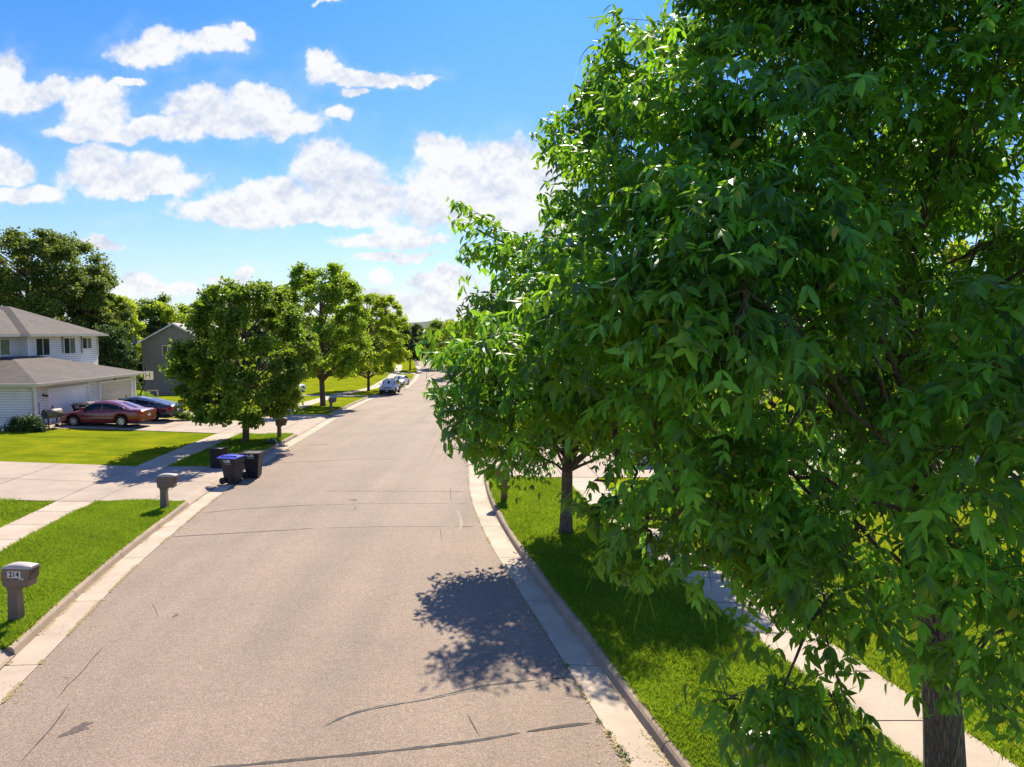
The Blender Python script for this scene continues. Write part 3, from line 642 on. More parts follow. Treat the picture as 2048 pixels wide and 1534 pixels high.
def ash_tree(name, base, top, trunk_pts, trunk_r, lobes, label, per=42, leafL=0.115, spacing=0.085, bark='bark', clip=None, seed=1, leafm='ash', nl=(5, 9), extra_br=(), zmin=1.9):
    r = np.random.default_rng(seed)
    root = empty(name, base, 0, label, 'tree'); B0 = np.array(base)
    tb = MB(); tp = [np.array(p) for p in trunk_pts]
    tb.tube([p-B0 for p in tp], trunk_r, 14)
    tk = tb.build('trunk', MT[bark], root)
    br = MB(); O, D, Nn, L, W, C, K = [], [], [], [], [], [], []
    TV, TR = [], []
    tpz = np.array([p[2] for p in tp])
    for j, (c, rad, dens) in enumerate(lobes):
        c = np.array(c, float)
        hd = np.linalg.norm((c-tp[0])[:2])
        za = np.clip(c[2]-0.75*hd-0.3, tpz[0]+zmin, tpz[-1]-0.2)
        A = np.array([np.interp(za, tpz, [p[k] for p in tp]) for k in range(3)])
        ra = np.interp(za, tpz, trunk_r)*0.45
        if zmin > 3 and j < len(lobes)-19 and dens < 1.8 and c[2] < 5.6:
            best = None
            for c2, r2_, _d in lobes:
                c2 = np.array(c2, float); dd2 = np.linalg.norm(c2-c)
                if c2[2] > c[2]+.35 and np.linalg.norm((c2-tp[0])[:2]) < np.linalg.norm((c-tp[0])[:2])+.3 and dd2 > .2 and (best is None or dd2 < best[0]): best = (dd2, c2)
            if best is not None: A = best[1]; ra = .018
        mid = A+(c-A)*np.array([.45, .45, .72])+r.normal(0, .15, 3)
        pts = bez(A, mid, c, np.linspace(0, 1, 7)); pts[1:-1] += r.normal(0, .035, (5, 3))
        pu_, pv_, _f = project(c)
        if dens < 1.2 and not (zmin > 3 and pu_[0] < 1010 and pv_[0] > 690): br.tube([p-B0 for p in pts], list(np.linspace(min(ra, .034 if zmin > 3 else .06, .012+.014*np.linalg.norm(c-A)), .010, 7)), 6, False)
        out = norm(np.array([c[0]-tp[0][0], c[1]-tp[0][1], 0.25*(c[2]-np.mean(tpz))]))
        nt_ = max(3, int(per*rad*rad*dens))
        lobe_tone = r.normal(0, .10)
        for q in range(nt_):
            d = norm(r.normal(0, 1, 3)+out*0.55+np.array([0, 0, .15]))
            s = pts[r.integers(4, 7)]+r.normal(0, .12*rad, 3)
            e = c+d*rad*(r.uniform(.55, 1.3) if zmin > 3 else r.uniform(.72, 1.08))-np.array([0, 0, .10*rad])
            m_ = (s+e)/2+np.array([0, 0, .16*rad])+r.normal(0, .05*rad, 3)
            tw = bez(s, m_, e, np.linspace(0, 1, 6))
            if clip is not None and clip(tw[-1]): continue
            br.tube([p-B0 for p in tw], [.007, .006, .005, .004, .0035, .002], 3, False)
            ln = np.linalg.norm(e-s); k0 = max(2, int(ln*.72/spacing)); ts = np.linspace(.3, 1, k0)
            pp = bez(s, m_, e, ts); tg = norm(np.gradient(pp, axis=0)) if k0 > 1 else d[None]
            for i in range(k0):
                ax = tg[i]; sd = norm(np.cross(ax, [0, 0, 1])+r.normal(0, .15, 3)); up = np.cross(sd, ax)
                for sg in ((-1, 1) if i < k0-1 else (-1, 0, 1)):
                    if r.random() < .12: continue
                    rd = norm(sd*sg*.9+ax*.65+up*(.5 if i % 2 else -.1)+r.normal(0, .28, 3)+np.array([0, 0, .12]))
                    lsz = r.uniform(.72, 1.12); RL = lsz*leafL*r.uniform(1.5, 2.3); kk = int(r.integers(*nl))//2
                    droop = r.uniform(.15, .85)
                    fs = np.linspace(.42, .95, kk) if kk > 1 else np.array([.7])
                    lv = []
                    rs = norm(np.cross(rd, [0, 0, 1]))
                    for f_ in fs:
                        lv += [(f_, -1), (f_, 1)]
                    lv.append((1.0, 0))
                    rr = np.clip(r.beta(1.1, 2.3)+lobe_tone, 0, 1)
                    for f_, s2 in lv:
                        p0 = pp[i]+rd*RL*f_-np.array([0, 0, 1])*RL*droop*f_*f_
                        ld = norm(rs*s2*.65+rd*(.42 if s2 else .75)+np.array([0, 0, -1])*r.uniform(.1, 1.25)+r.normal(0, .2, 3))
                        O.append(p0); D.append(ld)
                        Nn.append(norm(np.array([0, 0, .75])+rd*.75+r.normal(0, .28, 3)))
                        l_ = leafL*r.uniform(.7, 1.15)*(1.12 if s2 == 0 else 1)
                        L.append(l_*lsz); W.append(l_*lsz*r.uniform(.32, .42)); C.append(r.uniform(.05, .28)); K.append(1.0 if r.random() < .006 else np.clip(rr+r.normal(0, .12), 0, .97))
                    # rachis as slim ribbon
                    q0, q1, q2 = pp[i], pp[i]+rd*RL*.5-np.array([0, 0, 1])*RL*droop*.25, pp[i]+rd*RL-np.array([0, 0, 1])*RL*droop
                    w_ = rs*.0016
                    TV += [q0-w_, q0+w_, q1-w_, q1+w_, q2-w_*.6, q2+w_*.6]; TR.append(.95)
    for pts_, r_ in extra_br: br.tube([np.array(p)-B0 for p in pts_], r_, 8, False)
    br.build('branch', MT[bark], root, fix=False)
    O, D, Nn = np.array(O), np.array(D), np.array(Nn); L, W, C, K = map(np.array, (L, W, C, K))
    if clip is not None:
        tip = O+D*L[:, None]; kp = ~clip_many(clip, tip); O, D, Nn, L, W, C, K = O[kp], D[kp], Nn[kp], L[kp], W[kp], C[kp], K[kp]
    V, f4, f3, rn = leaf_mesh(O-B0, D, Nn, L, W, C, K)
    T = np.array(TV)-B0; b = (np.arange(len(TR))*6+len(V))[:, None, None]
    ft = (b+np.array([(0, 1, 3, 2), (2, 3, 5, 4)])).reshape(-1, 4)
    V = np.concatenate([V, T]); rn = np.concatenate([rn, np.repeat(TR, 6)])
    np_mesh('crown', V, [np.concatenate([f4, ft]), f3], MT[leafm], root, False, {'rnd': rn})
    print(name, 'leaflets', len(O))
    return root
def clip_many(clip, Pts): return clip(Pts)
# keep-clear outline seen between the crown and the street: a leaf that would hang over the carriageway is pruned
SIL = [(1335,-50),(1315,40),(1290,70),(1225,10),(1110,30),(1105,60),(1150,110),(1165,165),(1150,200),(1065,235),(1055,275),(1090,300),(1040,320),(1085,350),(1065,390),(1090,430),(1030,470),(1000,410),(925,350),(888,385),(895,440),(915,480),(905,520),(955,545),(905,580),(925,650),(880,655),(830,665),(838,740),(845,800),(878,850),(885,905),(930,935),(990,985),(1050,985),(1060,1025),(1120,1025),(1180,1075),(1178,1130),(1225,1180),(1290,1195),(1335,1175),(1370,1175),(1375,1240),(1450,1250),(1490,1290),(1400,1340),(1345,1400),(1355,1445),(1430,1480),(1440,1600),(1600,1600),(1820,1560),(1830,1510),(1740,1440),(1720,1400),(1740,1390),(1765,1400),(1800,1395),(1815,1440),(1925,1440),(1960,1480),(2050,1500),(3400,1500),(3400,-900),(1335,-900)]
SILA = np.array(SIL, float)
HOLES = [([(1000,925),(1095,885),(1150,880),(1185,925),(1250,915),(1310,915),(1320,950),(1250,975),(1180,1010),(1120,990),(1060,985),(1000,970)], .66),
         ([(1360,1140),(1420,1140),(1480,1205),(1560,1270),(1640,1340),(1700,1400),(1640,1400),(1540,1330),(1470,1270)], .7),
         ([(1600,1180),(1680,1160),(1740,1200),(1730,1270),(1650,1270)], .6), ([(1700,1330),(1840,1330),(1850,1430),(1760,1400)], .7), ([(1930,1250),(2050,1280),(2050,1340),(1940,1320)], .6)]
def in_poly(px, py, poly):
    c = np.zeros(len(px), bool); n = len(poly)
    for i in range(n):
        x1, y1 = poly[i]; x2, y2 = poly[(i+1) % n]
        cond = ((y1 > py) != (y2 > py)); xi = (x2-x1)*(py-y1)/((y2-y1) if y2 != y1 else 1e-9)+x1
        c ^= cond & (px < xi)
    return c
def project(Pt):
    Pt = np.atleast_2d(Pt); d = Pt-np.array([0, 0, H]); f = d[:, 1]*math.cos(PITCH)-d[:, 2]*math.sin(PITCH); u_ = d[:, 1]*math.sin(PITCH)+d[:, 2]*math.cos(PITCH)
    return 1024+F*d[:, 0]/np.maximum(f, .1), 767-F*u_/np.maximum(f, .1), f
def clipB(Pt):
    u, v, f = project(Pt)
    r = ~in_poly(u, v, SILA) & (f > .2) | (f < 1.9)
    hsh = np.abs(np.sin(np.atleast_2d(Pt)[:, 0]*91.7+np.atleast_2d(Pt)[:, 2]*57.3)*43758.5) % 1
    for hp_, pr in HOLES: r |= in_poly(u, v, np.array(hp_, float)) & (hsh < pr)
    return r if np.ndim(Pt) > 1 else bool(r[0])
baseB = P(1889, 1534, 7.7); baseB[2] = LAWN
def PB(u, v, Y): return P(u, v, Y)
trB = [(baseB[0]+.04, baseB[1], LAWN-.1), (baseB[0]+.01, baseB[1], .9), tuple(PB(1886, 1440, 7.7)), tuple(PB(1862, 1150, 7.75)), tuple(PB(1838, 900, 7.85)), tuple(PB(1820, 750, 7.95)), tuple(PB(1806, 600, 8.0)), tuple(PB(1800, 420, 8.0)), tuple(PB(1790, 200, 7.9)), tuple(PB(1760, -150, 7.6))]
rB = [.26, .215, .20, .175, .155, .135, .11, .085, .06, .02]
LB = [(1200,105,8.2,.62),(1150,170,8.4,.4),(1310,170,8,.8),(1400,40,7.6,1.0),(1560,40,6.8,1.1),(1720,20,6.5,1.1),(1900,60,7,1.2),(2060,60,6.5,1.2),
 (1130,290,8.2,.5),(1240,300,7.6,.85),(1390,230,6.4,.9),(1560,200,6.0,.9),(1740,150,7,1.0),(1950,200,6,1.0),(1140,400,8,.6),
 (955,460,8.6,.42),(1010,520,8.6,.55),(1090,540,8.3,.75),(990,620,8.2,.55),(1250,450,6.4,.9),(1420,430,5.2,.8),(1590,400,5.6,.8),
 (900,720,6.6,.42),(905,800,6.5,.42),(990,760,6.6,.6),(1080,720,6.4,.75),(1200,620,5.8,.75),(1330,590,5.0,.7),(1490,580,4.6,.65),(1640,560,5.4,.6),
 (960,900,6.3,.36),(1030,900,6.4,.5),(1225,850,6.3,.6),(1310,820,5.4,.7),(1470,760,4.9,.65),
 (1270,1040,5.8,.6),(1390,980,5.1,.65),(1540,930,5.3,.7),(1310,1110,5.6,.35),(1440,1120,5.4,.55),(1580,1130,5.5,.65),(1720,1050,5.0,.65),(1880,940,4.3,.6),(1990,720,4.0,.55),(2060,880,3.8,.6),(1950,1120,4.6,.6),
 (1530,1210,5.6,.35),(1680,1230,5.6,.45),(1820,1230,6,.5),(1960,1300,5,.5),(2060,1220,4.4,.6),(1850,1330,6.2,.4),(2010,1420,5.2,.35),(1640,1290,5.8,.3),
 (1460,1400,5.1,.34),(1560,1420,5.1,.38),(1660,1430,5.2,.36),(1520,1500,5.0,.34),(1620,1520,5.0,.34),(1740,1480,5.3,.26),
 (950,955,6.3,.28),(930,870,6.4,.34),(1005,935,6.3,.36),(1190,960,6.2,.34),(1270,1000,5.9,.45),(1750,350,7.2,.8),(1700,520,7.1,.7),(1850,720,7.1,.5),(1900,300,7.2,.75),(1830,520,7.3,.55),(1700,420,8.7,.75),(1850,500,9.1,.75),(1800,640,9.3,.75),(1790,300,8.8,.85),(1960,620,9.0,.7),(1700,760,8.8,.6),(1450,1010,7.0,.6),(1600,1060,7.2,.65),(1750,960,7.3,.7),(1550,830,7.0,.7),(1750,820,7.4,.7),(1900,1060,7.0,.6),(1400,880,7.0,.65),(1650,720,7.2,.7),(1760,640,7.6,.6),(1880,860,7.0,.5),(1300,750,7.2,.7),(1450,640,7.2,.7),(1930,400,8.4,.8),(1990,480,7.4,.7),(1930,600,7.3,.6),(2030,620,7.0,.6),(1660,640,7.4,.6),(1980,330,7.0,.6),
 (2250,100,6.5,1.3),(2250,420,6,1.2),(2300,760,5.5,1.1),(2300,1100,5.4,1.0),(2600,300,7,1.3),(2600,800,7,1.2),(1400,-220,7.5,1.2),(1750,-250,7.5,1.4),(2100,-220,7.5,1.3),(1750,-600,7.6,1.3),
 (1500,330,9.4,.9),(1650,650,10.2,.8),(1880,380,10.8,.9),(2020,560,10,.9),(1500,850,9.6,.8),(1950,850,10.5,.8),(1720,480,11,.8),(2200,600,10,1.1),(1350,650,9.6,.8),(1600,1000,9.5,.7),(1850,650,11.4,.7),(1300,960,8.6,.6)]
lobB = []
for k, (u, v, Y, rr_) in enumerate(LB):
    d_ = 1.0
    if u > 2130 or v < -100: d_ = .45
    if Y > 9: d_ = .7
    if v > 1090 and Y < 7 and u < 1900: d_ = .78 if u < 1250 or v > 1260 else 1.05
    if v > 1380 and Y < 5.6 and u < 1800: d_ = 1.6
    lobB.append((P(u, v, Y), rr_*.78, d_*(.8 if u < 1260 else 1)*(.72 if v < 260 and u > 1230 and d_ > .9 else 1)))
exB = [([PB(1838, 850, 7.85), PB(1760, 780, 7.3), PB(1690, 690, 6.9), PB(1640, 600, 6.6)], [.05, .038, .026, .012]),
       ([PB(1822, 690, 8.0), PB(1770, 640, 7.6), PB(1700, 570, 7.3), PB(1620, 500, 7)], [.052, .04, .026, .012]),
       ([PB(1845, 850, 7.85), PB(1780, 800, 7.4), PB(1680, 790, 7.0), PB(1560, 700, 6.6)], [.045, .034, .024, .012]),
       ([PB(1825, 780, 7.9), PB(1900, 620, 7.9), PB(1960, 480, 8.0)], [.05, .035, .015]),
       ([PB(1862, 1110, 7.75), PB(1800, 1140, 7.1), PB(1730, 1160, 6.4), PB(1665, 1190, 5.8), PB(1620, 1245, 5.4), PB(1590, 1320, 5.2), PB(1560, 1390, 5.05), PB(1530, 1450, 5.0)], [.034, .028, .022, .017, .013, .010, .007, .004]),
       ([PB(1640, 1215, 5.6), PB(1652, 1270, 5.45), PB(1668, 1340, 5.3), PB(1700, 1420, 5.2), PB(1745, 1480, 5.25)], [.011, .009, .007, .005, .003])]
ash_tree('ash_tree', tuple(baseB), None, trB, rB, lobB, 'huge near ash tree with drooping compound leaves, its thick trunk beside the right-hand pavement', per=58, leafL=.140, spacing=.098, seed=11, clip=clipB, extra_br=exB, zmin=3.7)

# second ash further up the right verge
bA = G(1132, 1066, LAWN); bA = (bA[0], bA[1], LAWN)
ax, ay = bA[0], bA[1]
trA = [(ax, ay, 0), (ax, ay, .35), (ax+.02, ay, 1.2), (ax+.03, ay+.05, 2.2), (ax+.05, ay, 3.4), (ax, ay, 5.0), (ax+.1, ay, 7.4)]
rA = [.26, .19, .165, .15, .11, .08, .03]
r_ = np.random.default_rng(5); lobA = []
for k in range(46):
    z = r_.uniform(2.7, 6.7); f_ = 1-abs((z-4.3)/3.6)**2.2; rad = (2.9*math.sqrt(max(f_, .05)))*r_.uniform(.4, 1.0); an = k*2.39996
    lobA.append(((ax+.7+rad*math.cos(an), ay+rad*math.sin(an), z), r_.uniform(.7, .95), 1.0))
ash_tree('ash_tree', bA, None, trA, rA, lobA, 'ash tree with a forking trunk on the right verge, standing behind the near one', per=52, leafL=.17, spacing=.17, seed=12, nl=(5, 6))

# ---- round-crowned trees from leaf clusters
LT = np.array([(0, 0, 0), (-.5, .45, .12), (0, 1, -.1), (.5, .45, .12)])
def blob_tree(name, base, h, r, z0, label, leafm, seed, ncl=70, nleaf=420, leaf=.17, trunk_r=.16, bark='bark2', cl=(.55, .95), shape=1.6, top=1.0, group=None, loose=0.0, lean=0.0, cat='tree', fork=True, wide=None, floor=0.2):
    """crown of many leaf clusters between z0 and h, greatest radius r"""
    q = np.random.default_rng(seed); root = empty(name, base, 0, label, cat, group)
    tb = MB(); hh = z0+(h-z0)*.55
    if trunk_r > 0:
        bend = [(0, 0, -.15), (0, 0, .15), (q.normal(0, .03), 0, z0*.6), (q.normal(0, .06), q.normal(0, .06), z0+.4), (q.normal(0, .1)+lean, 0, hh), (lean, 0, h*.9)]
        tb.tube(bend, [trunk_r*1.45, trunk_r*1.08, trunk_r, trunk_r*.88, trunk_r*.55, .02], 10)
    zc = []; k = 0
    while len(zc) < ncl:
        z = z0+(h-z0)*q.uniform(.02, .97); t = (z-z0)/(h-z0)
        env = (1-abs((t-.42)/(.62 if t > .42 else .52))**shape)
        env = max(env, 0)**.5; env = max(env, floor)
        an = k*2.39996+q.normal(0, .3); k += 1; rad = r*env*q.uniform(.35, 1.0)**.5
        zc.append((rad*math.cos(an)+lean*t, rad*math.sin(an)*(wide or 1), z))
    zc = np.array(zc)
    if trunk_r > 0:
        for c in zc[::2]:
            za = max(z0*.8, c[2]-.6*np.hypot(c[0], c[1])-.3); A = np.array([0, 0, za]); m_ = A+(c-A)*np.array([.5, .5, .75])
            p_ = bez(A, m_, c, np.linspace(0, 1, 5)); tb.tube(p_, list(np.linspace(trunk_r*.3, .012, 5)), 5, False)
        tb.build('trunk', MT[bark], root, fix=False)
    n = ncl*nleaf; ci = np.repeat(np.arange(ncl), nleaf)
    cr = q.uniform(*cl, ncl)[ci]
    d = norm(q.normal(0, 1, (n, 3))); rad = cr*(q.random(n)**(.42+loose))
    sub = q.integers(0, 7, n); sd = norm(np.random.default_rng(seed+9).normal(0, 1, (ncl*7, 3)))[ci*7+sub]   # sprays within a cluster
    pos = zc[ci]+(d*.5+sd*.62)*rad[:, None]*np.array([1, 1, .72])
    ctr = np.array([0, 0, z0+(h-z0)*.4])
    outw = norm(pos-ctr); D = norm(q.normal(0, 1, (n, 3))+outw*.7+np.array([0, 0, -.25])); Nn = norm(outw*.8+np.array([0, 0, .9])+q.normal(0, .55, (n, 3)))
    S = norm(np.cross(D, Nn)); Nn = np.cross(S, D); L = leaf*q.uniform(.65, 1.2, n)
    V = pos[:, None]+S[:, None]*LT[None, :, 0, None]*L[:, None, None]*.85+D[:, None]*LT[None, :, 1, None]*L[:, None, None]+Nn[:, None]*LT[None, :, 2, None]*L[:, None, None]
    i = np.arange(n)*4
    cc = q.normal(.5, .16, ncl)[ci]
    rn = np.repeat(np.clip(cc+q.normal(0, .2, n), 0, 1), 4)
    np_mesh('crown' if trunk_r > 0 else 'foliage', V.reshape(-1, 3), [np.stack([i, i+1, i+2, i+3], -1)], MT[leafm], root, False, {'rnd': rn})
    return root
def at(u, v): x, y, z = G(u, v, LAWN); return (x, y, z)
# left street trees
blob_tree('maple_tree', at(492, 884), 8.3, 3.4, 1.35, 'dense round maple on the left verge beside the two wheeled bins', 'maple', 21, ncl=150, nleaf=430, leaf=.20, trunk_r=.17, cl=(.42, .98), shape=1.8, loose=.12)
blob_tree('locust_tree', at(646, 812), 11.8, 4.2, 2.5, 'tall airy tree with an open top behind the grey mailbox', 'locust', 22, ncl=150, nleaf=300, leaf=.22, trunk_r=.22, cl=(.6, 1.05), shape=1.9, loose=.12)
blob_tree('locust_tree', at(737, 782), 11.8, 4.9, 1.9, 'bright yellow-green tree by the kerb next to the white off-road car', 'yellow', 23, ncl=140, nleaf=330, leaf=.24, trunk_r=.17, cl=(.6, 1.1), shape=1.9, loose=.1, lean=.5)
blob_tree('maple_tree', at(820, 741), 9.6, 2.9, 2.0, 'small dark round-topped tree standing alone far along the left kerb', 'dark', 24, ncl=50, nleaf=330, leaf=.28, trunk_r=.16, cl=(.6, 1.0), shape=2.4)
# big trees behind the houses
def back(name, u, Y, topv, r, leafm, label, seed, z0=2.0, **k):
    d = pix_dir(u, 700); x = d[0]/d[1]*Y; g = float(gz(x, Y))+LAWN; hgt = P(u, topv, Y)[2]-g
    return blob_tree(name, (x, Y, g), hgt, r, z0, label, leafm, seed, **k)
back('oak_tree', 62, 74, 466, 7.6, 'oak', 'large olive-green tree rising behind the white house roof', 31, z0=3.5, ncl=260, nleaf=330, leaf=.30, trunk_r=.35, cl=(.9, 1.5), shape=3.0, loose=.05)
back('oak_tree', 178, 76, 548, 3.8, 'oak', 'sparser shoulder-high companion at the right edge of the large tree behind the white house', 32, z0=3.5, ncl=90, nleaf=260, leaf=.28, trunk_r=.22, cl=(.7, 1.2), shape=2, loose=.15)
back('maple_tree', 226, 80, 592, 3.2, 'yellow', 'yellow-topped tree between the white house and the taupe house', 33, z0=3.0, ncl=75, nleaf=330, leaf=.26, trunk_r=.2, cl=(.7, 1.1))
back('maple_tree', 222, 66, 655, 1.9, 'dark', 'dark green tree in front of the yellow-topped one, beside the taupe house wall', 34, z0=.6, ncl=70, nleaf=330, leaf=.24, trunk_r=.2, cl=(.7, 1.1))
back('spruce_tree', 316, 96, 632, 2.2, 'dark', 'blue-dark conifer peeping over the taupe house roof', 35, z0=.5, ncl=40, nleaf=300, leaf=.28, trunk_r=.2, cl=(.6, .9), shape=1.0)
q_ = np.random.default_rng(77)
wt = [(268, 98, 605, 'wood_far'), (305, 105, 588, 'wood_far'), (345, 100, 598, 'yellow'), (385, 104, 600, 'locust'), (430, 108, 598, 'wood_far'), (100, 92, 560, 'dark'), (-20, 90, 560, 'dark'), (200, 95, 600, 'wood_far'), (520, 112, 604, 'locust'), (580, 118, 612, 'wood_far'), (480, 104, 610, 'dark'), (150, 84, 640, 'dark'), (60, 86, 640, 'dark')]
lab_w = ['pale far tree standing right of the yellow-topped one', 'far tree with the highest tip above the taupe house peak', 'yellowish far tree directly above the taupe roof ridge', 'light green far tree just left of the round maple crown', 'far tree half hidden behind the round maple top left', 'dark tree deep behind the white house ridge', 'dark tree at the left frame edge behind the white house', 'far tree seen between the large olive tree and the yellow-topped one',
 'far light tree behind the gap between the round maple and the tall airy tree', 'far tree hidden mostly behind the tall airy tree', 'dark far tree behind the middle of the round maple', 'low dark tree behind the right slope of the white house roof', 'low dark tree behind the middle of the white house roof']
for i, (u, Y, tv, lm) in enumerate(wt):
    back('woodland_tree', u, Y, tv+q_.integers(-4, 8), q_.uniform(4.2, 5.2), lm, lab_w[i], 100+i, z0=.8, ncl=60, nleaf=260, leaf=.36, trunk_r=.2, cl=(.9, 1.5), shape=1.7, group='trees of the wood behind the houses', loose=.1)
# right of the far road, and behind the near ash
rt = [(885, 150, 642, 'wood_far', 5, 'far tree right of the road in the gap beside the lone dark tree'), (925, 120, 640, 'yellow', 5, 'olive-yellow tree right of the road just left of the near ash leaves'), (958, 95, 640, 'oak', 4.5, 'nearest dull green tree of the right-hand row, touching the near ash leaves'),
      (1010, 75, 600, 'yellow', 4.6, 'sunlit tree glimpsed through the near ash low left'), (1130, 70, 560, 'locust', 5, 'sunlit tree glimpsed behind the second ash'), (1300, 62, 520, 'yellow', 5, 'bright tree glimpsed through the middle of the near ash'), (1480, 55, 480, 'locust', 5, 'bright tree glimpsed left of the near ash trunk'),
      (1680, 48, 420, 'yellow', 5, 'bright tree glimpsed through the gap left of the near ash fork'), (1900, 44, 430, 'yellow', 5, 'bright tree glimpsed through the gap right of the near ash fork'), (2150, 42, 420, 'locust', 5, 'bright tree at the right frame edge behind the near ash')]
for i, (u, Y, tv, lm, rr2, lb) in enumerate(rt):
    back('roadside_tree', u, Y, tv, rr2, lm, lb, 140+i, z0=1.8, ncl=60, nleaf=300, leaf=.32, trunk_r=.2, cl=(.8, 1.4), shape=1.8, group='trees along the right side of the street', loose=.08)
# more distant left row beyond the cross street
for i, (u, Y, tv, lm, lb) in enumerate([(700, 135, 640, 'wood_far', 'far tree beyond the side road, behind the yellow-green tree'), (740, 150, 642, 'locust', 'far tree beyond the side road near the lone dark tree'), (785, 190, 650, 'wood_far', 'far tree left of the lone dark tree'), (640, 128, 640, 'dark', 'far tree beyond the side road behind the tall airy tree'), (845, 200, 655, 'oak', 'tiny far tree right of the lone dark tree')]):
    back('roadside_tree', u, Y, tv, 6, lm, lb, 160+i, z0=1.0, ncl=50, nleaf=260, leaf=.42, trunk_r=.2, cl=(1, 1.6), shape=1.8, group='trees beyond the side road', loose=.08)
# distant wood as one mass
def far_wood(n, seed):
    q = np.random.default_rng(seed); ncl = 900; X = q.uniform(-260, 260, ncl); Y = q.uniform(230, 330, ncl); Zt = q.uniform(0, 1, ncl)**.6*(10.5+2*np.sin(X/17))
    ci = np.repeat(np.arange(ncl), n); m = len(ci); d = norm(q.normal(0, 1, (m, 3)))*q.random((m, 1))**.4*q.uniform(2, 3.6, ncl)[ci][:, None]
    pos = np.stack([X[ci], Y[ci], Zt[ci]-1.8], -1)+d; D = norm(q.normal(0, 1, (m, 3))); Nn = norm(d+np.array([0, 0, 2.])+q.normal(0, 1, (m, 3))); S = norm(np.cross(D, Nn)); Nn = np.cross(S, D); L = .9*q.uniform(.6, 1.2, m)
    V = pos[:, None]+S[:, None]*LT[None, :, 0, None]*L[:, None, None]+D[:, None]*LT[None, :, 1, None]*L[:, None, None]+Nn[:, None]*LT[None, :, 2, None]*L[:, None, None]
    i = np.arange(m)*4; rn = np.repeat(np.clip(q.normal(.5, .2, ncl)[ci]+q.normal(0, .15, m), 0, 1), 4)
    o = np_mesh('distant_wood', V.reshape(-1, 3), [np.stack([i, i+1, i+2, i+3], -1)], MT['wood_far'], None, False, {'rnd': rn})
    tag(o, 'hazy band of far woodland closing the end of the street', 'wood', kind='stuff')
far_wood(150, 3)
# shrubs
def shrub(u, v, h, r, lm, label, seed, dY=0.0, n=14, leaf=.07, off=LAWN, squash=1.0):
    x, y, z = G(u, v, off)
    return blob_tree('shrub', (x, y+dY, z), h, r, .02, label, lm, seed, ncl=n, nleaf=260, leaf=leaf, trunk_r=0, cl=(.22*max(r, .5)/.5, .32*max(r, .5)/.5), shape=3, cat='shrub', wide=squash, floor=.6)
shrub(52, 862, .68, .8, 'dark', 'low dark shrub at the foot of the white garage corner', 201, leaf=.09, n=24, squash=.5)
shrub(368, 841, .45, .45, 'maple', 'small weedy shrub on the strip between the two drives, nearest the blue car', 202, n=12)
shrub(414, 843, .5, .6, 'locust', 'wider weedy shrub on the strip between the two drives, near the pavement', 203, n=14)
shrub(283, 806, .9, .8, 'locust', 'bright bush beside the garage under the basketball hoop', 204, n=16)
shrub(322, 778, 1.3, .8, 'dark', 'dark bush against the taupe house wall', 205, n=14, leaf=.1)
# weeds in the gutter seam
wv = MB()
for (u, v) in [(1198,1444),(1220,1470),(1238,1497),(1243,1508),(1250,1513),(1256,1524),(1133,1335)]:
    x, y, z = G(u, v)
    for k in range(16):
        a = random.uniform(0, 6.28); l = random.uniform(.015, .05); px, py = x+random.gauss(0, .02), y+random.gauss(0, .03); w = .009
        wv.add([(px, py, z+.008), (px+l*math.cos(a)+w*math.sin(a), py+l*math.sin(a)-w*math.cos(a), z+.02+l*.4), (px+1.6*l*math.cos(a), py+1.6*l*math.sin(a), z+.015), (px+l*math.cos(a)-w*math.sin(a), py+l*math.sin(a)+w*math.cos(a), z+.025+l*.3)], [(0, 1, 2, 3)])
o = wv.build('weeds', plain('weed_green', (0.06, 0.13, 0.02), .6)); tag(o, 'tiny weeds sprouting along the right gutter seam', 'weeds', kind='stuff')
# ------------------------------------------------------------------ houses
def window(parent, axis, plane, a0, a1, z0, z1, out, panes=2, fr=.055, light=0, mull=True):
    """axis 'x': wall faces +-x at x=plane, a=Y range. axis 'y': wall faces -+y at y=plane, a = X range. out = +-1 outward"""
    w = MB(); d = .035*out
    def bx(mb, p0, p1, q0, q1, r0, r1):
        lo, hi = min(p0, p1), max(p0, p1)
        if axis == 'x': mb.box(lo, hi, q0, q1, r0, r1)
        else: mb.box(q0, q1, lo, hi, r0, r1)
    e = .002*out
    for (q0, q1, r0, r1) in [(a0-fr, a1+fr, z0-fr, z0), (a0-fr, a1+fr, z1, z1+fr), (a0-fr, a0, z0, z1), (a1, a1+fr, z0, z1)]: bx(w, plane+e, plane+d, q0, q1, r0, r1)
    n = panes
    for i in range(1, n):
        c = a0+(a1-a0)*i/n; bx(w, plane+e, plane+d*.85, c-fr*.4, c+fr*.4, z0, z1)
    f = w.build('window', MT['white'], parent)
    for i in range(n):
        g = MB(); b0 = a0+(a1-a0)*i/n+(fr*.4 if i else 0); b1 = a0+(a1-a0)*(i+1)/n-(fr*.4 if i < n-1 else 0)
        bx(g, plane+.002*out, plane+d*.4, b0+.001, b1-.001, z0+.001, z1-.001)
        g.build('pane', MT['winlite' if (light >> i) & 1 else 'win'], f)
    return f
def hipface(mb, pts): mb.add(pts, [tuple(range(len(pts)))])
def slabroof(name, polys, m, parent, th=.12):
    mb = MB()
    for p in polys:
        n = len(p); q = [(a, b, c-th) for a, b, c in p]; mb.add(list(p)+q, [tuple(range(n)), tuple(reversed(range(n, 2*n)))]+[(i, (i+1) % n, n+(i+1) % n, n+i) for i in range(n)])
    return mb.build(name, m, parent, fix=False)
gw = .43
hw_ = empty('duplex_house', (-32, 46, gw), 0, 'white-sided two-storey house with brown hipped roofs and two garage doors facing the drive', 'house')
def hp(mb, name, m, par=None):
    o = mb.build(name, m, par or hw_)
    if par is None: o.location = (32, -46, -gw)
    return o
def reloc(o): o.location = (32, -46, -gw); return o
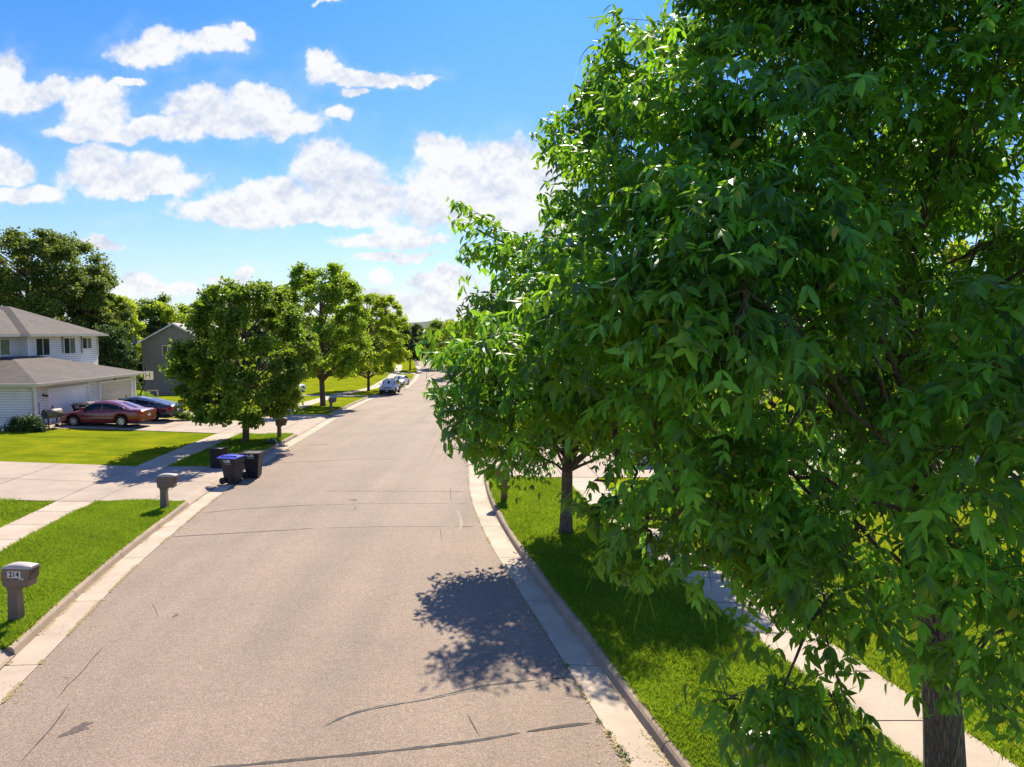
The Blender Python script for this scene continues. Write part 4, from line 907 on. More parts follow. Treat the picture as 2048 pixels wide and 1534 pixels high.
# walls
GX, GY0, GY1 = -27.3, 40.45, 51.3
w = MB(); w.box(-38, GX, GY0, GY1, gw-.3, 2.98); hp(w, 'garage_wall', MT['siding'])
UX, UY0, UY1 = -31.5, 46.2, 54.0
w = MB(); w.box(-40, UX, UY0, UY1, 2.99, 5.74); w.box(-42, -32.1, 41.6, UY0-.003, 2.99, 5.74); w.box(-40, -28.9, GY1+.003, UY1-.02, gw-.3, 2.98); hp(w, 'upper_wall', MT['siding'])
# garage roof
e, sl_ = 3.03, .29; x1, y0, y1 = GX+.45, GY0-.45, GY1+.45
def gr(x, y): return (x, y, e+sl_*min(x1-x, y-y0, y1-y))
ri = x1-4.65
roofp = [[(x1, y0, e), (x1, y1, e), gr(ri, y1-4.65), gr(ri, y0+4.65)],
         [(x1, y0, e), gr(ri, y0+4.65), (-36, y0+4.65, e+sl_*4.65), (-36, y0, e)],
         [(x1, y1, e), (-31.9, y1, e), (-31.9, y1-4.65, e+sl_*4.65), gr(ri, y1-4.65)],
         [gr(ri, y0+4.65), gr(ri, y1-4.65), (-31.9, y1-4.65, e+sl_*4.65), (-31.9, y0+4.65, e+sl_*4.65)]]
reloc(slabroof('garage_roof', roofp, MT['roof'], hw_))
# upper roof: main hip block + set-back left block
s2 = .45; E = 5.80; X1, Y0, Y1 = UX+.45, UY0-.4, UY1+.45; dd_ = 4.9
def ur(x, y): return (x, y, E+s2*min(X1-x, y-Y0, Y1-y))
mx_ = (Y0+Y1)/2; hd = (Y1-Y0)/2
XL = -31.65; YL = 41.2; top = 6.0
main = [[(X1, Y0, E), (X1, Y1, E), (X1-hd, mx_, E+s2*hd)],
        [(X1, Y1, E), (-44, Y1, E), (-44, mx_, E+s2*hd), (X1-hd, mx_, E+s2*hd)],
        [(X1, Y0, E), (X1-hd, mx_, E+s2*hd), (-44, mx_, E+s2*hd), (-44, Y0, E)],
        [(XL, YL, E), (XL, Y0+3, E), (XL-6.2, Y0+3+1, E+s2*6.2), (XL-6.2, YL+6.2-4, E+s2*6.2)],
        [(XL, YL, E), (XL-6.2, YL+2.2, E+s2*6.2), (-44, YL+2.2, E+s2*6.2), (-44, YL, E)]]
# steeper large upper roof over everything behind, seen rising to the frame edge
reloc(slabroof('upper_roof', main, MT['roof'], hw_))
big = [[(-35.2, 54.2, 5.95), (-43, 50.2, 9.6), (-43, 44, 9.6), (-35.2, 44, 5.95)]]
g = MB()   # fascias and gutters (cream)
g.box(x1+.003, x1+.13, y0-.13, y1, e-.16, e-.01); g.box(-36, x1+.003, y0-.13, y0-.003, e-.16, e-.01)
g.box(X1+.003, X1+.11, Y0-.1, Y1+.1, E-.16, E-.01); g.box(XL-.5+.06, X1+.003, Y0-.1, Y0-.003, E-.16, E-.01); g.box(XL+.003, XL+.11, YL, Y0-.11, E-.16, E-.01); g.box(-40, X1, Y1+.003, Y1+.1, E-.16, E-.01)
g.box(GX-.02, x1+.001, y0+.02, y1-.02, e-.17, e-.13); g.box(UX-.02, X1+.001, Y0+.02, Y1-.02, E-.17, E-.13)
hp(g, 'roof_gutter', MT['cream'])
def pipe(pts, m='cream'):
    o = MB().tube(pts, .045, 8).build('downpipe', MT[m], hw_); return reloc(o)
pipe([(GX-.25, GY0-.42, 2.85), (GX-.25, GY0-.40, 2.75), (GX-.1, GY0-.06, 2.55), (GX-.1, GY0-.06, gw+.1)])
pipe([(UX+.06, 49.75, 5.62), (UX+.06, 49.75, 4.5)], 'galv'); pipe([(UX+.06, 51.95, 5.62), (UX+.06, 51.95, 4.4)], 'galv'); pipe([(UX+.05, UY1-.06, 5.62), (UX+.05, UY1-.06, 4.2)], 'cream')
for bx_ in [(GX+.002, GX+.03, GY0-.03, GY0+.10, gw, 2.86), (GX-.10, GX+.002, GY0-.03, GY0-.002, gw, 2.86), (GX+.002, GX+.03, GY1-.10, GY1+.02, gw, 2.86), (UX+.002, UX+.03, UY0-.02, UY0+.09, 4.1, 5.62), (UX+.002, UX+.03, UY1-.09, UY1+.02, 4.1, 5.62)]:
    hp(MB().box(*bx_), 'corner_trim', MT['white'])
def gdoor(ya, yb, zt, m):
    f = MB(); t = .1
    f.box(GX+.002, GX+.13, ya-t, ya, gw, zt+t); f.box(GX+.002, GX+.13, yb, yb+t, gw, zt+t); f.box(GX+.002, GX+.13, ya, yb, zt, zt+t)
    fr_ = hp(f, 'garage_door_frame', MT['white'])
    d = MB(); z = gw; n = 4; hgt = (zt-gw-.04)/n
    for i in range(n):
        d.box(GX+.002, GX+.022, ya+.01, yb-.01, z+.02+i*hgt, z+.02+(i+1)*hgt-.012)
        for k in range(4):
            a = ya+.12+(yb-ya-.2)*k/4; d.box(GX+.022, GX+.028, a+.04, a+(yb-ya-.2)/4-.06, z+.02+i*hgt+.1, z+.02+(i+1)*hgt-.11)
    return hp(d, 'garage_door', m)
gdoor(41.55, 45.45, 2.50, MT['white']); gdoor(46.75, 50.55, 2.55, MT['cream'])
for a_, b_, c_, d_, pl_, li_ in [(47.0, 48.35, 4.38, 5.50, UX, 0), (49.95, 51.2, 4.42, 5.50, UX, 2), (52.1, 53.2, 4.72, 5.50, UX, 2), (43.7, 45.35, 4.50, 5.46, -32.1, 2)]:
    reloc(window(hw_, 'x', pl_, a_, b_, c_, d_, 1, 2, light=li_))
lt = MB(); lt.box(GX+.002, GX+.05, 41.1, 41.2, 2.2, 2.34); lt.tube([(GX+.05, 41.15, 2.28), (GX+.16, 41.12, 2.26)], .03); lt.sphere((GX+.2, 41.08, 2.22), .06); lt.sphere((GX+.2, 41.22, 2.22), .06); hp(lt, 'wall_light', MT['black'])
lt = MB(); lt.box(GX+.002, GX+.07, 48.55, 48.7, 2.66, 2.74); hp(lt, 'wall_light', MT['black'])
lt = MB(); lt.box(GX+.002, GX+.07, 50.85, 50.95, 2.2, 2.42); hp(lt, 'wall_light', MT['white'])
for k, ch in enumerate('2115'):
    t_ = text_obj(ch, .2, MT['ink'], 'house_number', hw_, (GX+.035+32, 40.72-46, 1.76-.17*k-gw), (math.pi/2, 0, math.pi/2), .004, .006)
fd = MB(); fd.box(-38.02, GX+.015, GY0-.015, GY1+.01, gw-.3, gw+.08)
hp(fd, 'foundation', MT['found'])

# taupe house far behind the maple
gx_, gy_ = -41.2, 79.0; gg = float(gz(gx_, gy_))+LAWN
th_ = empty('gabled_house', (gx_, gy_, gg), 0, 'taupe two-storey house with a plain gable end, half hidden by the round maple', 'house')
Wg = 7.4; Hw = 4.9-gg; Hp = 6.85-gg; D_ = 11
w = MB(); w.prism([(0, -.2), (Wg, -.2), (Wg, Hw), (Wg/2, Hp), (0, Hw)], 'y', 0, D_); w.build('wall', MT['grey'], th_)
ro = [[(-.35, -.35, Hw-.1), (Wg/2, -.35, Hp+.13), (Wg/2, D_+.3, Hp+.13), (-.35, D_+.3, Hw-.1)], [(Wg+.35, -.35, Hw-.1), (Wg+.35, D_+.3, Hw-.1), (Wg/2, D_+.3, Hp+.13), (Wg/2, -.35, Hp+.13)]]
slabroof('roof', ro, MT['roof2'], th_, .06)
f = MB(); sl = (Hp-Hw+.23)/(Wg/2+.35)
for sg in (0, 1):
    xa, xb = (-.35, Wg/2) if sg == 0 else (Wg+.35, Wg/2)
    f.add([(xa, -.38, Hw-.11), (xb, -.38, Hp+.12), (xb, -.38, Hp-.06), (xa, -.38, Hw-.29), (xa, -.352, Hw-.11), (xb, -.352, Hp+.12), (xb, -.352, Hp-.06), (xa, -.352, Hw-.29)], [(0, 1, 2, 3), (4, 7, 6, 5), (0, 4, 5, 1), (3, 2, 6, 7), (0, 3, 7, 4)])
f.build('bargeboard', MT['white'], th_)
window(th_, 'y', 0, 2.35, 2.85, P(0, 710, gy_)[2]-gg, P(0, 692, gy_)[2]-gg, -1, 1, .07); window(th_, 'y', 0, 2.95, 3.45, P(0, 759, gy_)[2]-gg, P(0, 738, gy_)[2]-gg, -1, 1, .07)
fd = MB(); fd.box(-.02, Wg+.02, -.03, D_+.02, -.2, .25); fd.build('foundation', MT['found'], th_)
sd_ = empty('satellite_dish', (gx_-.35, gy_-.3, 4.85), 0, 'grey satellite dish on the left eave corner of the taupe house', 'satellite dish')
m_ = MB(); m_.tube([(.25, .15, -.1), (.05, 0, -.15), (-.1, -.1, .15)], .025); m_.build('mast', MT['galv'], sd_)
m_ = MB(); cs = [(.05, 0), (.25, .02), (.42, .07), (.5, .12)]
vs = []; n = 18
for rr_, dz in cs:
    for k in range(n): a = 2*math.pi*k/n; vs.append((rr_*math.cos(a)*.85, -.18-dz*1.2+.06, rr_*math.sin(a)+.25))
m_.add(vs, [(j*n+k, j*n+(k+1) % n, (j+1)*n+(k+1) % n, (j+1)*n+k) for j in range(3) for k in range(n)]+[tuple(range(n))], True)
m_.build('reflector', MT['dish'], sd_, fix=False).rotation_euler = (0, 0, R(-25))
m_ = MB(); m_.tube([(0, -.15, -.1), (-.1, -.7, .1)], .02); m_.box(-.15, -.05, -.78, -.68, .05, .15); m_.build('receiver_arm', MT['galv'], sd_)

# ------------------------------------------------------------------ cars
def car(label, loc, heading, paint, L=4.95, Wd=1.84, wb=2.8, wr=.33, group=None, kind='sedan', trim=None, hub='alloy'):
    name = {'sedan': 'parked_car', 'suv': 'parked_car', 'pickup': 'pickup_truck'}[kind]
    root = empty(name, loc, heading, label, 'car' if kind != 'pickup' else 'truck', group)
    hL, hW = L/2, Wd/2
    xf = hL-(L-wb)*.46; xrw = xf-wb
    if kind == 'sedan':
        belt = [(-hL, .84), (-hL+.08, .93), (-hL+.5, .97), (-hL+1.2, .97), (0, .93), (hL-1.35, .89), (hL-.9, .84), (hL-.35, .72), (hL-.08, .60), (hL, .52)]
        roof = [(-hL+.62, .97), (-hL+1.55, 1.34), (-hL+2.0, 1.42), (-.15, 1.45), (.35, 1.42), (.62, 1.34), (hL-1.28, .90)]; zs = .24; bw = .74
        ws = (hL-1.36, .66); rws = (-hL+.72, -hL+1.5); side = [(-hL+1.0, -hL+1.28), (-hL+1.33, -.2), (-.12, hL-1.62)]
        if kind == 'sedan' and 'sloping' in label:
            roof = [(-hL+.28, .98), (-hL+1.5, 1.30), (-hL+2.2, 1.42), (-.1, 1.45), (.4, 1.42), (.7, 1.32), (hL-1.2, .90)]; rws = (-hL+.4, -hL+1.6)
    elif kind == 'suv':
        belt = [(-hL, .95), (-hL+.05, 1.05), (0, 1.05), (hL-1.2, 1.03), (hL-.35, .99), (hL-.08, .93), (hL, .80)]
        roof = [(-hL+.02, 1.05), (-hL+.3, 1.58), (-hL+.7, 1.66), (.3, 1.67), (.75, 1.62), (hL-1.15, 1.05)]; zs = .36; bw = .80
        ws = (hL-1.22, .8); rws = (-hL+.05, -hL+.28); side = [(-hL+.42, -hL+.95), (-hL+1.05, -.1), (0, hL-1.5)]
    else:
        belt = [(-hL, 1.22), (-.35, 1.22), (0, 1.22), (hL-1.4, 1.16), (hL-.3, 1.10), (hL-.06, 1.0), (hL, .8)]
        roof = [(-.55, 1.22), (-.38, 1.78), (0, 1.86), (.8, 1.86), (1.1, 1.78), (hL-1.35, 1.2)]; zs = .45; bw = .80
        ws = (hL-1.45, 1.15); rws = (-.54, -.4); side = [(-.25, .4), (.5, hL-1.75)]
    bi = lambda x: float(np.interp(x, *zip(*belt))); rz_ = lambda x: float(np.interp(x, *zip(*roof)))
    def hw2(x):
        t = abs(x)/hL; return hW*(1-.16*max(0, (t-.72)/.28)**2.2)
    def zb(x):
        z = zs+(.08 if abs(x) > hL-.5 else 0)
        for c in (xf, xrw):
            Ra = wr+.075; dx = x-c
            if abs(dx) < Ra: z = max(z, wr+math.sqrt(Ra*Ra-dx*dx))
        return z
    xs = set(np.linspace(-hL, hL, 56))
    for c in (xf, xrw):
        for a in np.linspace(0, math.pi, 13): xs.add(c+(wr+.075)*math.cos(a)*.999)
    xs = sorted(xs)
    mb = MB(); vs = []; fs = []; n = 14
    for x in xs:
        w_, b_ = hw2(x), bi(x); z0 = min(zb(x), b_-.1); lo = zs+.0
        prof = [(w_*.93, z0), (w_*.985, z0+(b_-z0)*.12), (w_, z0+(b_-z0)*.45), (w_*.985, z0+(b_-z0)*.8), (w_*.95, b_), (w_*.80, b_+.035), (w_*.4, b_+.06)]
        ring = prof+[(-y, z) for y, z in reversed(prof)]
        vs += [(x, y, z) for y, z in ring]
    for i in range(len(xs)-1):
        for k in range(n-1): fs.append((i*n+k, i*n+k+1, (i+1)*n+k+1, (i+1)*n+k))
    mb.add(vs, fs, True); mb.add(vs[:n], [tuple(range(n))]); mb.add(vs[-n:], [tuple(reversed(range(n)))])
    # cabin
    xa, xb = roof[0][0], roof[-1][0]; cx = np.unique(np.concatenate([np.linspace(xa, xb, 40), [p[0] for p in roof]]))
    def sec(x):
        b_, r__ = bi(x)-.01, max(rz_(x), bi(x)-.005); w0 = hw2(x)*.94; hh = (r__-b_)
        wt = w0-(w0-hW*bw)*min(1, hh/.45); return b_, r__, w0, wt
    vs = []; n = 10
    for x in cx:
        b_, r__, w0, wt = sec(x); h_ = r__-b_
        prof = [(w0, b_), ((w0+wt)/2+.015, b_+h_*.5), (wt+.015, b_+h_*.86), (wt-.06, r__), (wt*.5, r__+.035)]
        vs += [(x, y, z) for y, z in prof+[(-y, z) for y, z in reversed(prof)]]
    mb.add(vs, [(i*n+k, i*n+k+1, (i+1)*n+k+1, (i+1)*n+k) for i in range(len(cx)-1) for k in range(n-1)], True)
    body = mb.build('body', MT[paint], root, fix=False)
    ub = MB(); ub.box(-hL+.25, hL-.25, -hW+.13, hW-.13, .2, .5)
    for c in (xf, xrw): ub.box(c-wr-.06, c+wr+.06, -hW+.26, hW-.26, .2, wr*2+.06)
    ub.build('underbody', MT['rubber'], root)
    # side glass
    for s in (-1, 1):
        for a, b in side:
            if kind == 'sedan' and 'sloping' in label: a, b = a+.15, b
            g = MB(); vv = []; xx = np.linspace(a, b, 9)
            for x in xx:
                b_, r__, w0, wt = sec(x); h_ = r__-b_
                for t in (.10, .5, .84):
                    yv = np.interp(t, [0, .5, .86], [w0, (w0+wt)/2+.015, wt+.015]); zv = b_+h_*t
                    vv.append((x, s*(yv+.008), zv+(.0)))
            g.add(vv, [(i*3+k, i*3+k+1, (i+1)*3+k+1, (i+1)*3+k) for i in range(8) for k in range(2)], True); g.build('side_window', MT['glass'], root, fix=False)
        if trim:
            tb_ = MB(); pts = []
            for x in np.linspace(side[0][0]-.12, side[-1][1]+.2, 14):
                b_, r__, w0, wt = sec(x); pts.append((x, s*(wt+.03), b_+(r__-b_)*.88))
            tb_.tube(pts, .011, 5); tb_.tube([(x, s*(hw2(x)+.008), zs+.30) for x in np.linspace(xrw+.45, xf-.45, 8)], .014, 5); tb_.build('window_trim', MT['chrome'], root)
    for nm, (a, b) in (('windshield', (ws[1], ws[0])), ('rear_window', rws)):
        g = MB(); vv = []; xx = np.linspace(a, b, 8)
        for x in xx:
            b_, r__, w0, wt = sec(x)
            for t in np.linspace(-1, 1, 7):
                y = t*(wt-.075); vv.append((x, y, r__+.012+.035*(1-min(1, abs(y)/(wt*.5)))*1.0))
        g.add(vv, [(i*7+k, i*7+k+1, (i+1)*7+k+1, (i+1)*7+k) for i in range(7) for k in range(6)], True); g.build(nm, MT['glass'] if nm == 'windshield' or kind != 'sedan' else MT['lens'] if False else MT['glass'], root, fix=False)
    # wheels
    for c in (xf, xrw):
        for s in (-1, 1):
            y = s*(hW-.11)
            t_ = MB(); pr = [(.60, -.10), (.95, -.11), (1.0, -.07), (1.0, .07), (.95, .11), (.60, .10)]; n = 28; vs = []
            for k in range(n):
                a = 2*math.pi*k/n
                for r__, yy_ in pr: vs.append((c+wr*r__*math.cos(a), y+yy_, wr+wr*r__*math.sin(a)))
            t_.add(vs, [(k*6+j, k*6+(j+1) % 6, ((k+1) % n)*6+(j+1) % 6, ((k+1) % n)*6+j) for k in range(n) for j in range(6)], True)
            wh = t_.build('wheel', MT['rubber'], root)
            rm = MB(); rr_ = wr*.62; pr2 = [(rr_, y+s*.085), (rr_*.9, y+s*.06)]
            n = 24; vs = []
            for k in range(n):
                a = 2*math.pi*k/n; vs += [(c+rr_*math.cos(a), y+s*.10, wr+rr_*math.sin(a)), (c+rr_*.88*math.cos(a), y+s*.10, wr+rr_*.88*math.sin(a))]
            rm.add(vs, [(k*2, k*2+1, ((k+1) % n)*2+1, ((k+1) % n)*2) for k in range(n)])
            for k in range(7):
                a = 2*math.pi*k/7; ca, sa = math.cos(a), math.sin(a); px, pz = -sa, ca; w1, w2_ = .035, .028
                rm.add([(c+.05*ca+px*w1, y+s*.104, wr+.05*sa+pz*w1), (c+.05*ca-px*w1, y+s*.104, wr+.05*sa-pz*w1), (c+rr_*.9*ca-px*w2_, y+s*.102, wr+rr_*.9*sa-pz*w2_), (c+rr_*.9*ca+px*w2_, y+s*.102, wr+rr_*.9*sa+pz*w2_)], [(0, 1, 2, 3)])
            rm.tube([(c, y+s*.07, wr), (c, y+s*.112, wr)], .06, 12)
            rm.build('rim', MT[hub], wh, fix=False)
    # lights, plate, grille, mirrors, handles
    for s in (-1, 1):
        g = MB(); zc = bi(hL-.15)-.02
        g.prism([(hL-.36, zc+.02), (hL-.05, zc-.10), (hL-.03, zc-.2), (hL-.30, zc-.13)], 'y', s*(hW*.60), s*(hW*.965)); g.build('headlight', MT['lens'], root)
        g = MB(); zt_ = bi(-hL+.2)
        g.box(-hL-.01, -hL+.28, min(s*hW*.62, s*hW*.93), max(s*hW*.62, s*hW*.93), zt_-.25, zt_-.04); g.build('tail_light', MT['tail'], root)
        g = MB(); mxx = ws[1]+.28 if kind != 'pickup' else 1.2; g.prism([(mxx-.1, bi(0)+.06), (mxx+.06, bi(0)+.06), (mxx+.04, bi(0)+.22), (mxx-.1, bi(0)+.22)], 'y', s*(hW-.03), s*(hW+.17)); g.build('wing_mirror', MT[paint], root, bevel=.02)
        for hx in ((-.55, .55) if kind == 'sedan' else (-.5, .5)):
            g = MB(); g.tube([(hx-.1, s*(hW+.012), bi(hx)-.13), (hx+.1, s*(hW+.012), bi(hx)-.13)], .016, 6); g.build('door_handle', MT['chrome'] if trim else MT[paint], root)
    g = MB()
    if kind == 'suv':
        for k in range(7): g.box(hL-.05, hL+.012, -.46+k*.135, -.46+k*.135+.085, .74, .90)
        g.box(hL-.12, hL+.03, -hW*.88, hW*.88, .36, .62); g.build('grille', MT['black'], root)
        for c in (xf, xrw):
            for s in (-1, 1):
                c_ = MB(); ar = [(c+(wr+.12)*math.cos(a), s*(hW+.004), wr+(wr+.12)*math.sin(a)) for a in np.linspace(-.1, math.pi+.1, 12)]; c_.tube(ar, .045, 5); c_.build('wheel_arch_trim', MT['black'], root)
        for s in (-1, 1): MB().tube([(-1.5, s*.55, 1.72), (.4, s*.55, 1.73)], .02, 5).build('roof_rail', MT['black'], root)
    else:
        g.box(hL-.06, hL+.012, -.42, .42, bi(hL-.1)-.26, bi(hL-.1)-.07); g.box(hL-.1, hL+.01, -.6, .6, .26, .36); g.build('grille', MT['black'], root)
    g = MB(); g.box(hL+.03, hL+.045, -.15, .15, .42, .52); g.build('number_plate', MT['paper'], root)
    g = MB(); g.box(-hL-.025, -hL-.01, -.15, .15, .58, .70); g.build('number_plate', MT['paper'], root)
    if kind == 'pickup':
        g = MB(); g.box(-hL+.08, -.62, -hW+.12, hW-.12, 1.2, 1.29); g.build('truck_bed_cover', MT['black'], root)
    return root
def onz(x, y, off=LAWN+.026): return (x, y, float(gz(x, y))+off)
car('dark red sedan parked nose-in to the left garage door, its side to the viewer', onz(-23.9, 41.7), R(180-1.5), 'red', trim=True)
car('dark navy sedan with sloping rear, parked just behind the dark red one', onz(-23.6, 44.65, LAWN+.026), R(180+1), 'navy', L=4.9, trim=True)
jx, jy, jz = G(783, 790); car('white off-road car with black bumper, nearest of those parked along the left kerb', (jx-.5, jy+2.1, jz), R(-90-1), 'carw', L=4.3, Wd=1.82, wb=2.57, wr=.36, kind='suv')
sx, sy, sz = G(805, 773); car('white sedan parked at the kerb just beyond the white off-road car', (sx-.65, sy+2.3, sz), R(-90-5), 'carw', L=4.9)
px_, py_, _z = G(645, 776, LAWN); car('white pickup truck on a drive, mostly hidden behind the tall airy tree trunk', onz(px_-.6, 76.3), R(-3), 'carw', L=5.8, Wd=2.0, wb=3.6, wr=.42, kind='pickup')
cx_, cy_, _ = G(1262, 942, LAWN); car('pale blue sedan glimpsed through leaves on the right-hand drive', onz(cx_+1.9, cy_+2.2), R(180+14), 'silv', L=4.6)

# ------------------------------------------------------------------ mailboxes
def mailbox(label, loc, rz, m='mbox', top='mtop', txt=None, s=1.0, vertical=True, group='mailboxes on posts along the kerb'):
    """street side = +x; side faces -y"""
    root = empty('mailbox', loc, rz, label, 'mailbox', group, s)
    p = MB(); p.frustum((-.135, .085, -.10, .10), (-.12, .065, -.085, .085), -.1, .62)
    p.prism([(-.12, .62), (.065, .62), (.14, .70), (.145, .72), (-.15, .72)], 'y', -.085, .085); p.build('post', MT[m], root, bevel=.012)
    b = MB(); prof = [(-.17, .72), (.36, .72), (.44, 1.04), (.45, 1.10), (.30, 1.135), (.1, 1.15), (-.08, 1.145), (-.17, 1.10), (-.19, 1.0)]
    prof = [(-.18, .72), (.32, .72), (.395, 1.075), (-.17, 1.075), (-.205, 1.0)]
    b.prism(prof, 'y', -.125, .125)
    b.build('box', MT[m], root, bevel=.012)
    t = MB(); n = 10; vs = []
    ends = [(-.195, -.185), (.392, .412)]
    xs_ = np.linspace(-.195, .412, 9)
    for x in xs_:
        hh = .085*(1-.45*((x-.05)/.36)**2) if x > .05 else .085*(1-.96*((.05-x)/.25)**2.4)
        for k in range(n): a = math.pi*k/(n-1); vs.append((x, -.132*math.cos(a), 1.076+hh*math.sin(a)**.5))
    t.add(vs, [(i*n+k, i*n+k+1, (i+1)*n+k+1, (i+1)*n+k) for i in range(8) for k in range(n-1)], True); t.add(vs[:n], [tuple(range(n))]); t.add(vs[-n:], [tuple(reversed(range(n)))])
    t.build('lid', MT[top], root, fix=True)  # lid in a paler tone than the box below it
    d = MB(); d.add([(.355, -.115, .86), (.355, .115, .86), (.397, .115, 1.07), (.397, -.115, 1.07), (.37, -.115, .86), (.37, .115, .86), (.412, .115, 1.07), (.412, -.115, 1.07)], [(0, 3, 2, 1), (4, 5, 6, 7), (0, 1, 5, 4), (1, 2, 6, 5), (2, 3, 7, 6), (3, 0, 4, 7)])
    d.add([(.40, -.05, .99), (.40, .05, .99), (.43, .05, 1.0), (.43, -.05, 1.0), (.40, -.05, 1.015), (.40, .05, 1.015), (.43, .05, 1.02), (.43, -.05, 1.02)], [(0, 3, 2, 1), (4, 5, 6, 7), (0, 1, 5, 4), (1, 2, 6, 5), (2, 3, 7, 6), (3, 0, 4, 7)]); d.build('door', MT['mboxd'], root)
    l = MB(); l.box(-.18, .335, -.1275, -.1265, .858, .866); l.build('newspaper_slot_edge', MT['mboxd'], root)
    if txt:
        k = MB(); k.box(-.012, .148, -.1265, -.1255+.0, .925, .995) if False else k.add([(-.065, -.1262, .90), (.20, -.1262, .90), (.20, -.1262, 1.03), (-.065, -.1262, 1.03)], [(0, 1, 2, 3)]); k.build('sticker', MT['paper'], root, fix=False)
        text_obj(txt, .135, MT['ink'], 'number', root, (.068, -.1285, .965), (math.pi/2, 0, 0), .001, .004)
        text_obj('SVR', .055, MT['paper'], 'initials', root, (.215, -.1285, .878), (math.pi/2, 0, 0), .001, .002)
    return root
def mb_at(u, v): x, y, z = G(u, v, LAWN); return (x, y, z)
mailbox('nearest taupe mailbox with the number 214, at the lower left of the street', mb_at(36, 1243), R(-4), txt='214', s=1.04)
mailbox('plain taupe mailbox at the near corner of the left front drive', mb_at(331, 1019), R(2), s=1.03)
mailbox('brownish mailbox beside the round maple, before the double drive', mb_at(560, 877), R(2), m='mboxb', s=1.0)
mailbox('grey-brown mailbox with blue mark beyond the double drive, by the tall airy tree', mb_at(663, 823), R(2), s=.98)
mailbox('mailbox on the right verge, its box hidden in the hanging leaves', mb_at(1007, 1002), R(176), m='mboxb', s=1.05)
mm_ = P(1545, 1530, 7.9); mailbox('mailbox under the lowest hanging ash branch at the bottom edge', (mm_[0], mm_[1], LAWN), R(170), s=1.0)

# ------------------------------------------------------------------ wheeled bins
def bin_(label, loc, rz, lid='blue', open_lid=False, s=1.0, logo=True, group='wheeled bins at the kerb', bodym='char'):
    """handle and wheels towards +x ; logo faces -y"""
    root = empty('wheeled_bin', loc, rz, label, 'bin', group, s)
    b = MB(); b.frustum((-.23, .20, -.22, .22), (-.30, .30, -.29, .29), .03, .80); b.frustum((-.315, .315, -.305, .305), (-.335, .335, -.33, .33), .80, .98)
    bo = b.build('body', MT[bodym], root, bevel=.02)
    r_1 = MB()
    for (x0, x1, y0, y1) in [(-.36, .36, -.355, -.33), (-.36, .36, .33, .355), (-.36, -.335, -.33, .33), (.335, .36, -.33, .33)]: r_1.box(x0, x1, y0, y1, .955, 1.0)
    r_1.build('rim', MT[bodym], root)
    if open_lid:
        i_ = MB(); i_.box(-.31, .31, -.305, .305, .975, .983); i_.build('opening_shade', MT['ink'], root)  # black sheet under the rim stands for the shade inside the open bin
        l = MB(); l.add([(.37, -.33, 1.0), (.37, .33, 1.0), (.47, .33, .30), (.47, -.33, .30), (.40, -.33, 1.0), (.40, .33, 1.0), (.50, .33, .30), (.50, -.33, .30)], [(0, 3, 2, 1), (4, 5, 6, 7), (0, 1, 5, 4), (1, 2, 6, 5), (2, 3, 7, 6), (3, 0, 4, 7)]); l.build('lid', MT['black'], root)
    else:
        l = MB(); n = 7; vs = []
        for x in np.linspace(-.40, .42, 7):
            for y in np.linspace(-.375, .375, n): vs.append((x, y, 1.005+.10*(1-(abs(y)/.375)**3)*(1-.5*((x-.05)/.45)**2)*.8))
        l.add(vs, [(i*n+k, i*n+k+1, (i+1)*n+k+1, (i+1)*n+k) for i in range(6) for k in range(n-1)], True)
        l.box(-.40, .42, -.375, .375, .992, 1.012)
        for y in (-.2, .2): l.box(-.33, .33, y-.02, y+.02, 1.06, 1.085)
        l.build('lid', MT[lid], root, fix=False)
    h = MB(); h.tube([(.34, -.25, .93), (.45, -.25, .95), (.45, .25, .95), (.34, .25, .93)], .018, 6); h.build('handle', MT['black'], root)
    for y in (-.29, .29):
        w_ = MB(); w_.tube([(.24, y-.03, .13), (.24, y+.03, .13)], .13, 18); w_.tube([(.24, y-.036, .13), (.24, y+.036, .13)], .05, 10); w_.build('wheel', MT['rubber'], root)
    if logo:
        mir = logo == 'back'; lr = math.pi if mir else 0; sg = -1 if mir else 1
        text_obj('UR', .15, MT['paper'], 'logo', root, (.02*sg, -.340*sg, .895), (math.pi/2-.08, 0, lr), .003, .006, 1.25)
        g = MB(); g.tube([(-.13, -.337, .86), (-.155, -.340, .92), (-.09, -.343, .975), (.05, -.345, .985)], .009, 4); g.build('logo_swoosh', MT['paper'], root).rotation_euler = (0, 0, lr)
        g = MB(); g.tube([(-.11, -.327, .795), (.15, -.327, .795)], .008, 4); g.build('logo_underline', MT['paper'], root).rotation_euler = (0, 0, lr)
    return root
def g_at(u, v, off): x, y, z = G(u, v, off); return (x, y, z)
b1 = g_at(461, 969, .01); bin_('dark grey wheeled bin with a bright blue lid at the kerb', (b1[0], b1[1]+.25, b1[2]), R(166), 'blue', s=1.03, logo='back')
b2 = g_at(503, 957, .01); bin_('dark wheeled bin with its lid hanging open, right of the blue-lidded one', (b2[0], b2[1]+.25, b2[2]), R(180), 'char', True, s=1.05, logo='back')
b3 = g_at(438, 936, LAWN); t_ = empty('storage_box', b3, R(-20), 'tall plain black box with a flat grey top on the verge behind the bins', 'box')
m_ = MB(); m_.frustum((-.27, .27, -.22, .22), (-.28, .28, -.23, .23), 0, .86); m_.build('body', MT['black'], t_, bevel=.015)
m_ = MB(); m_.box(-.30, .30, -.25, .25, .862, .885); m_.build('top', plain('grey_top', (.09, .10, .08), .4, .5, 12), t_, bevel=.008)
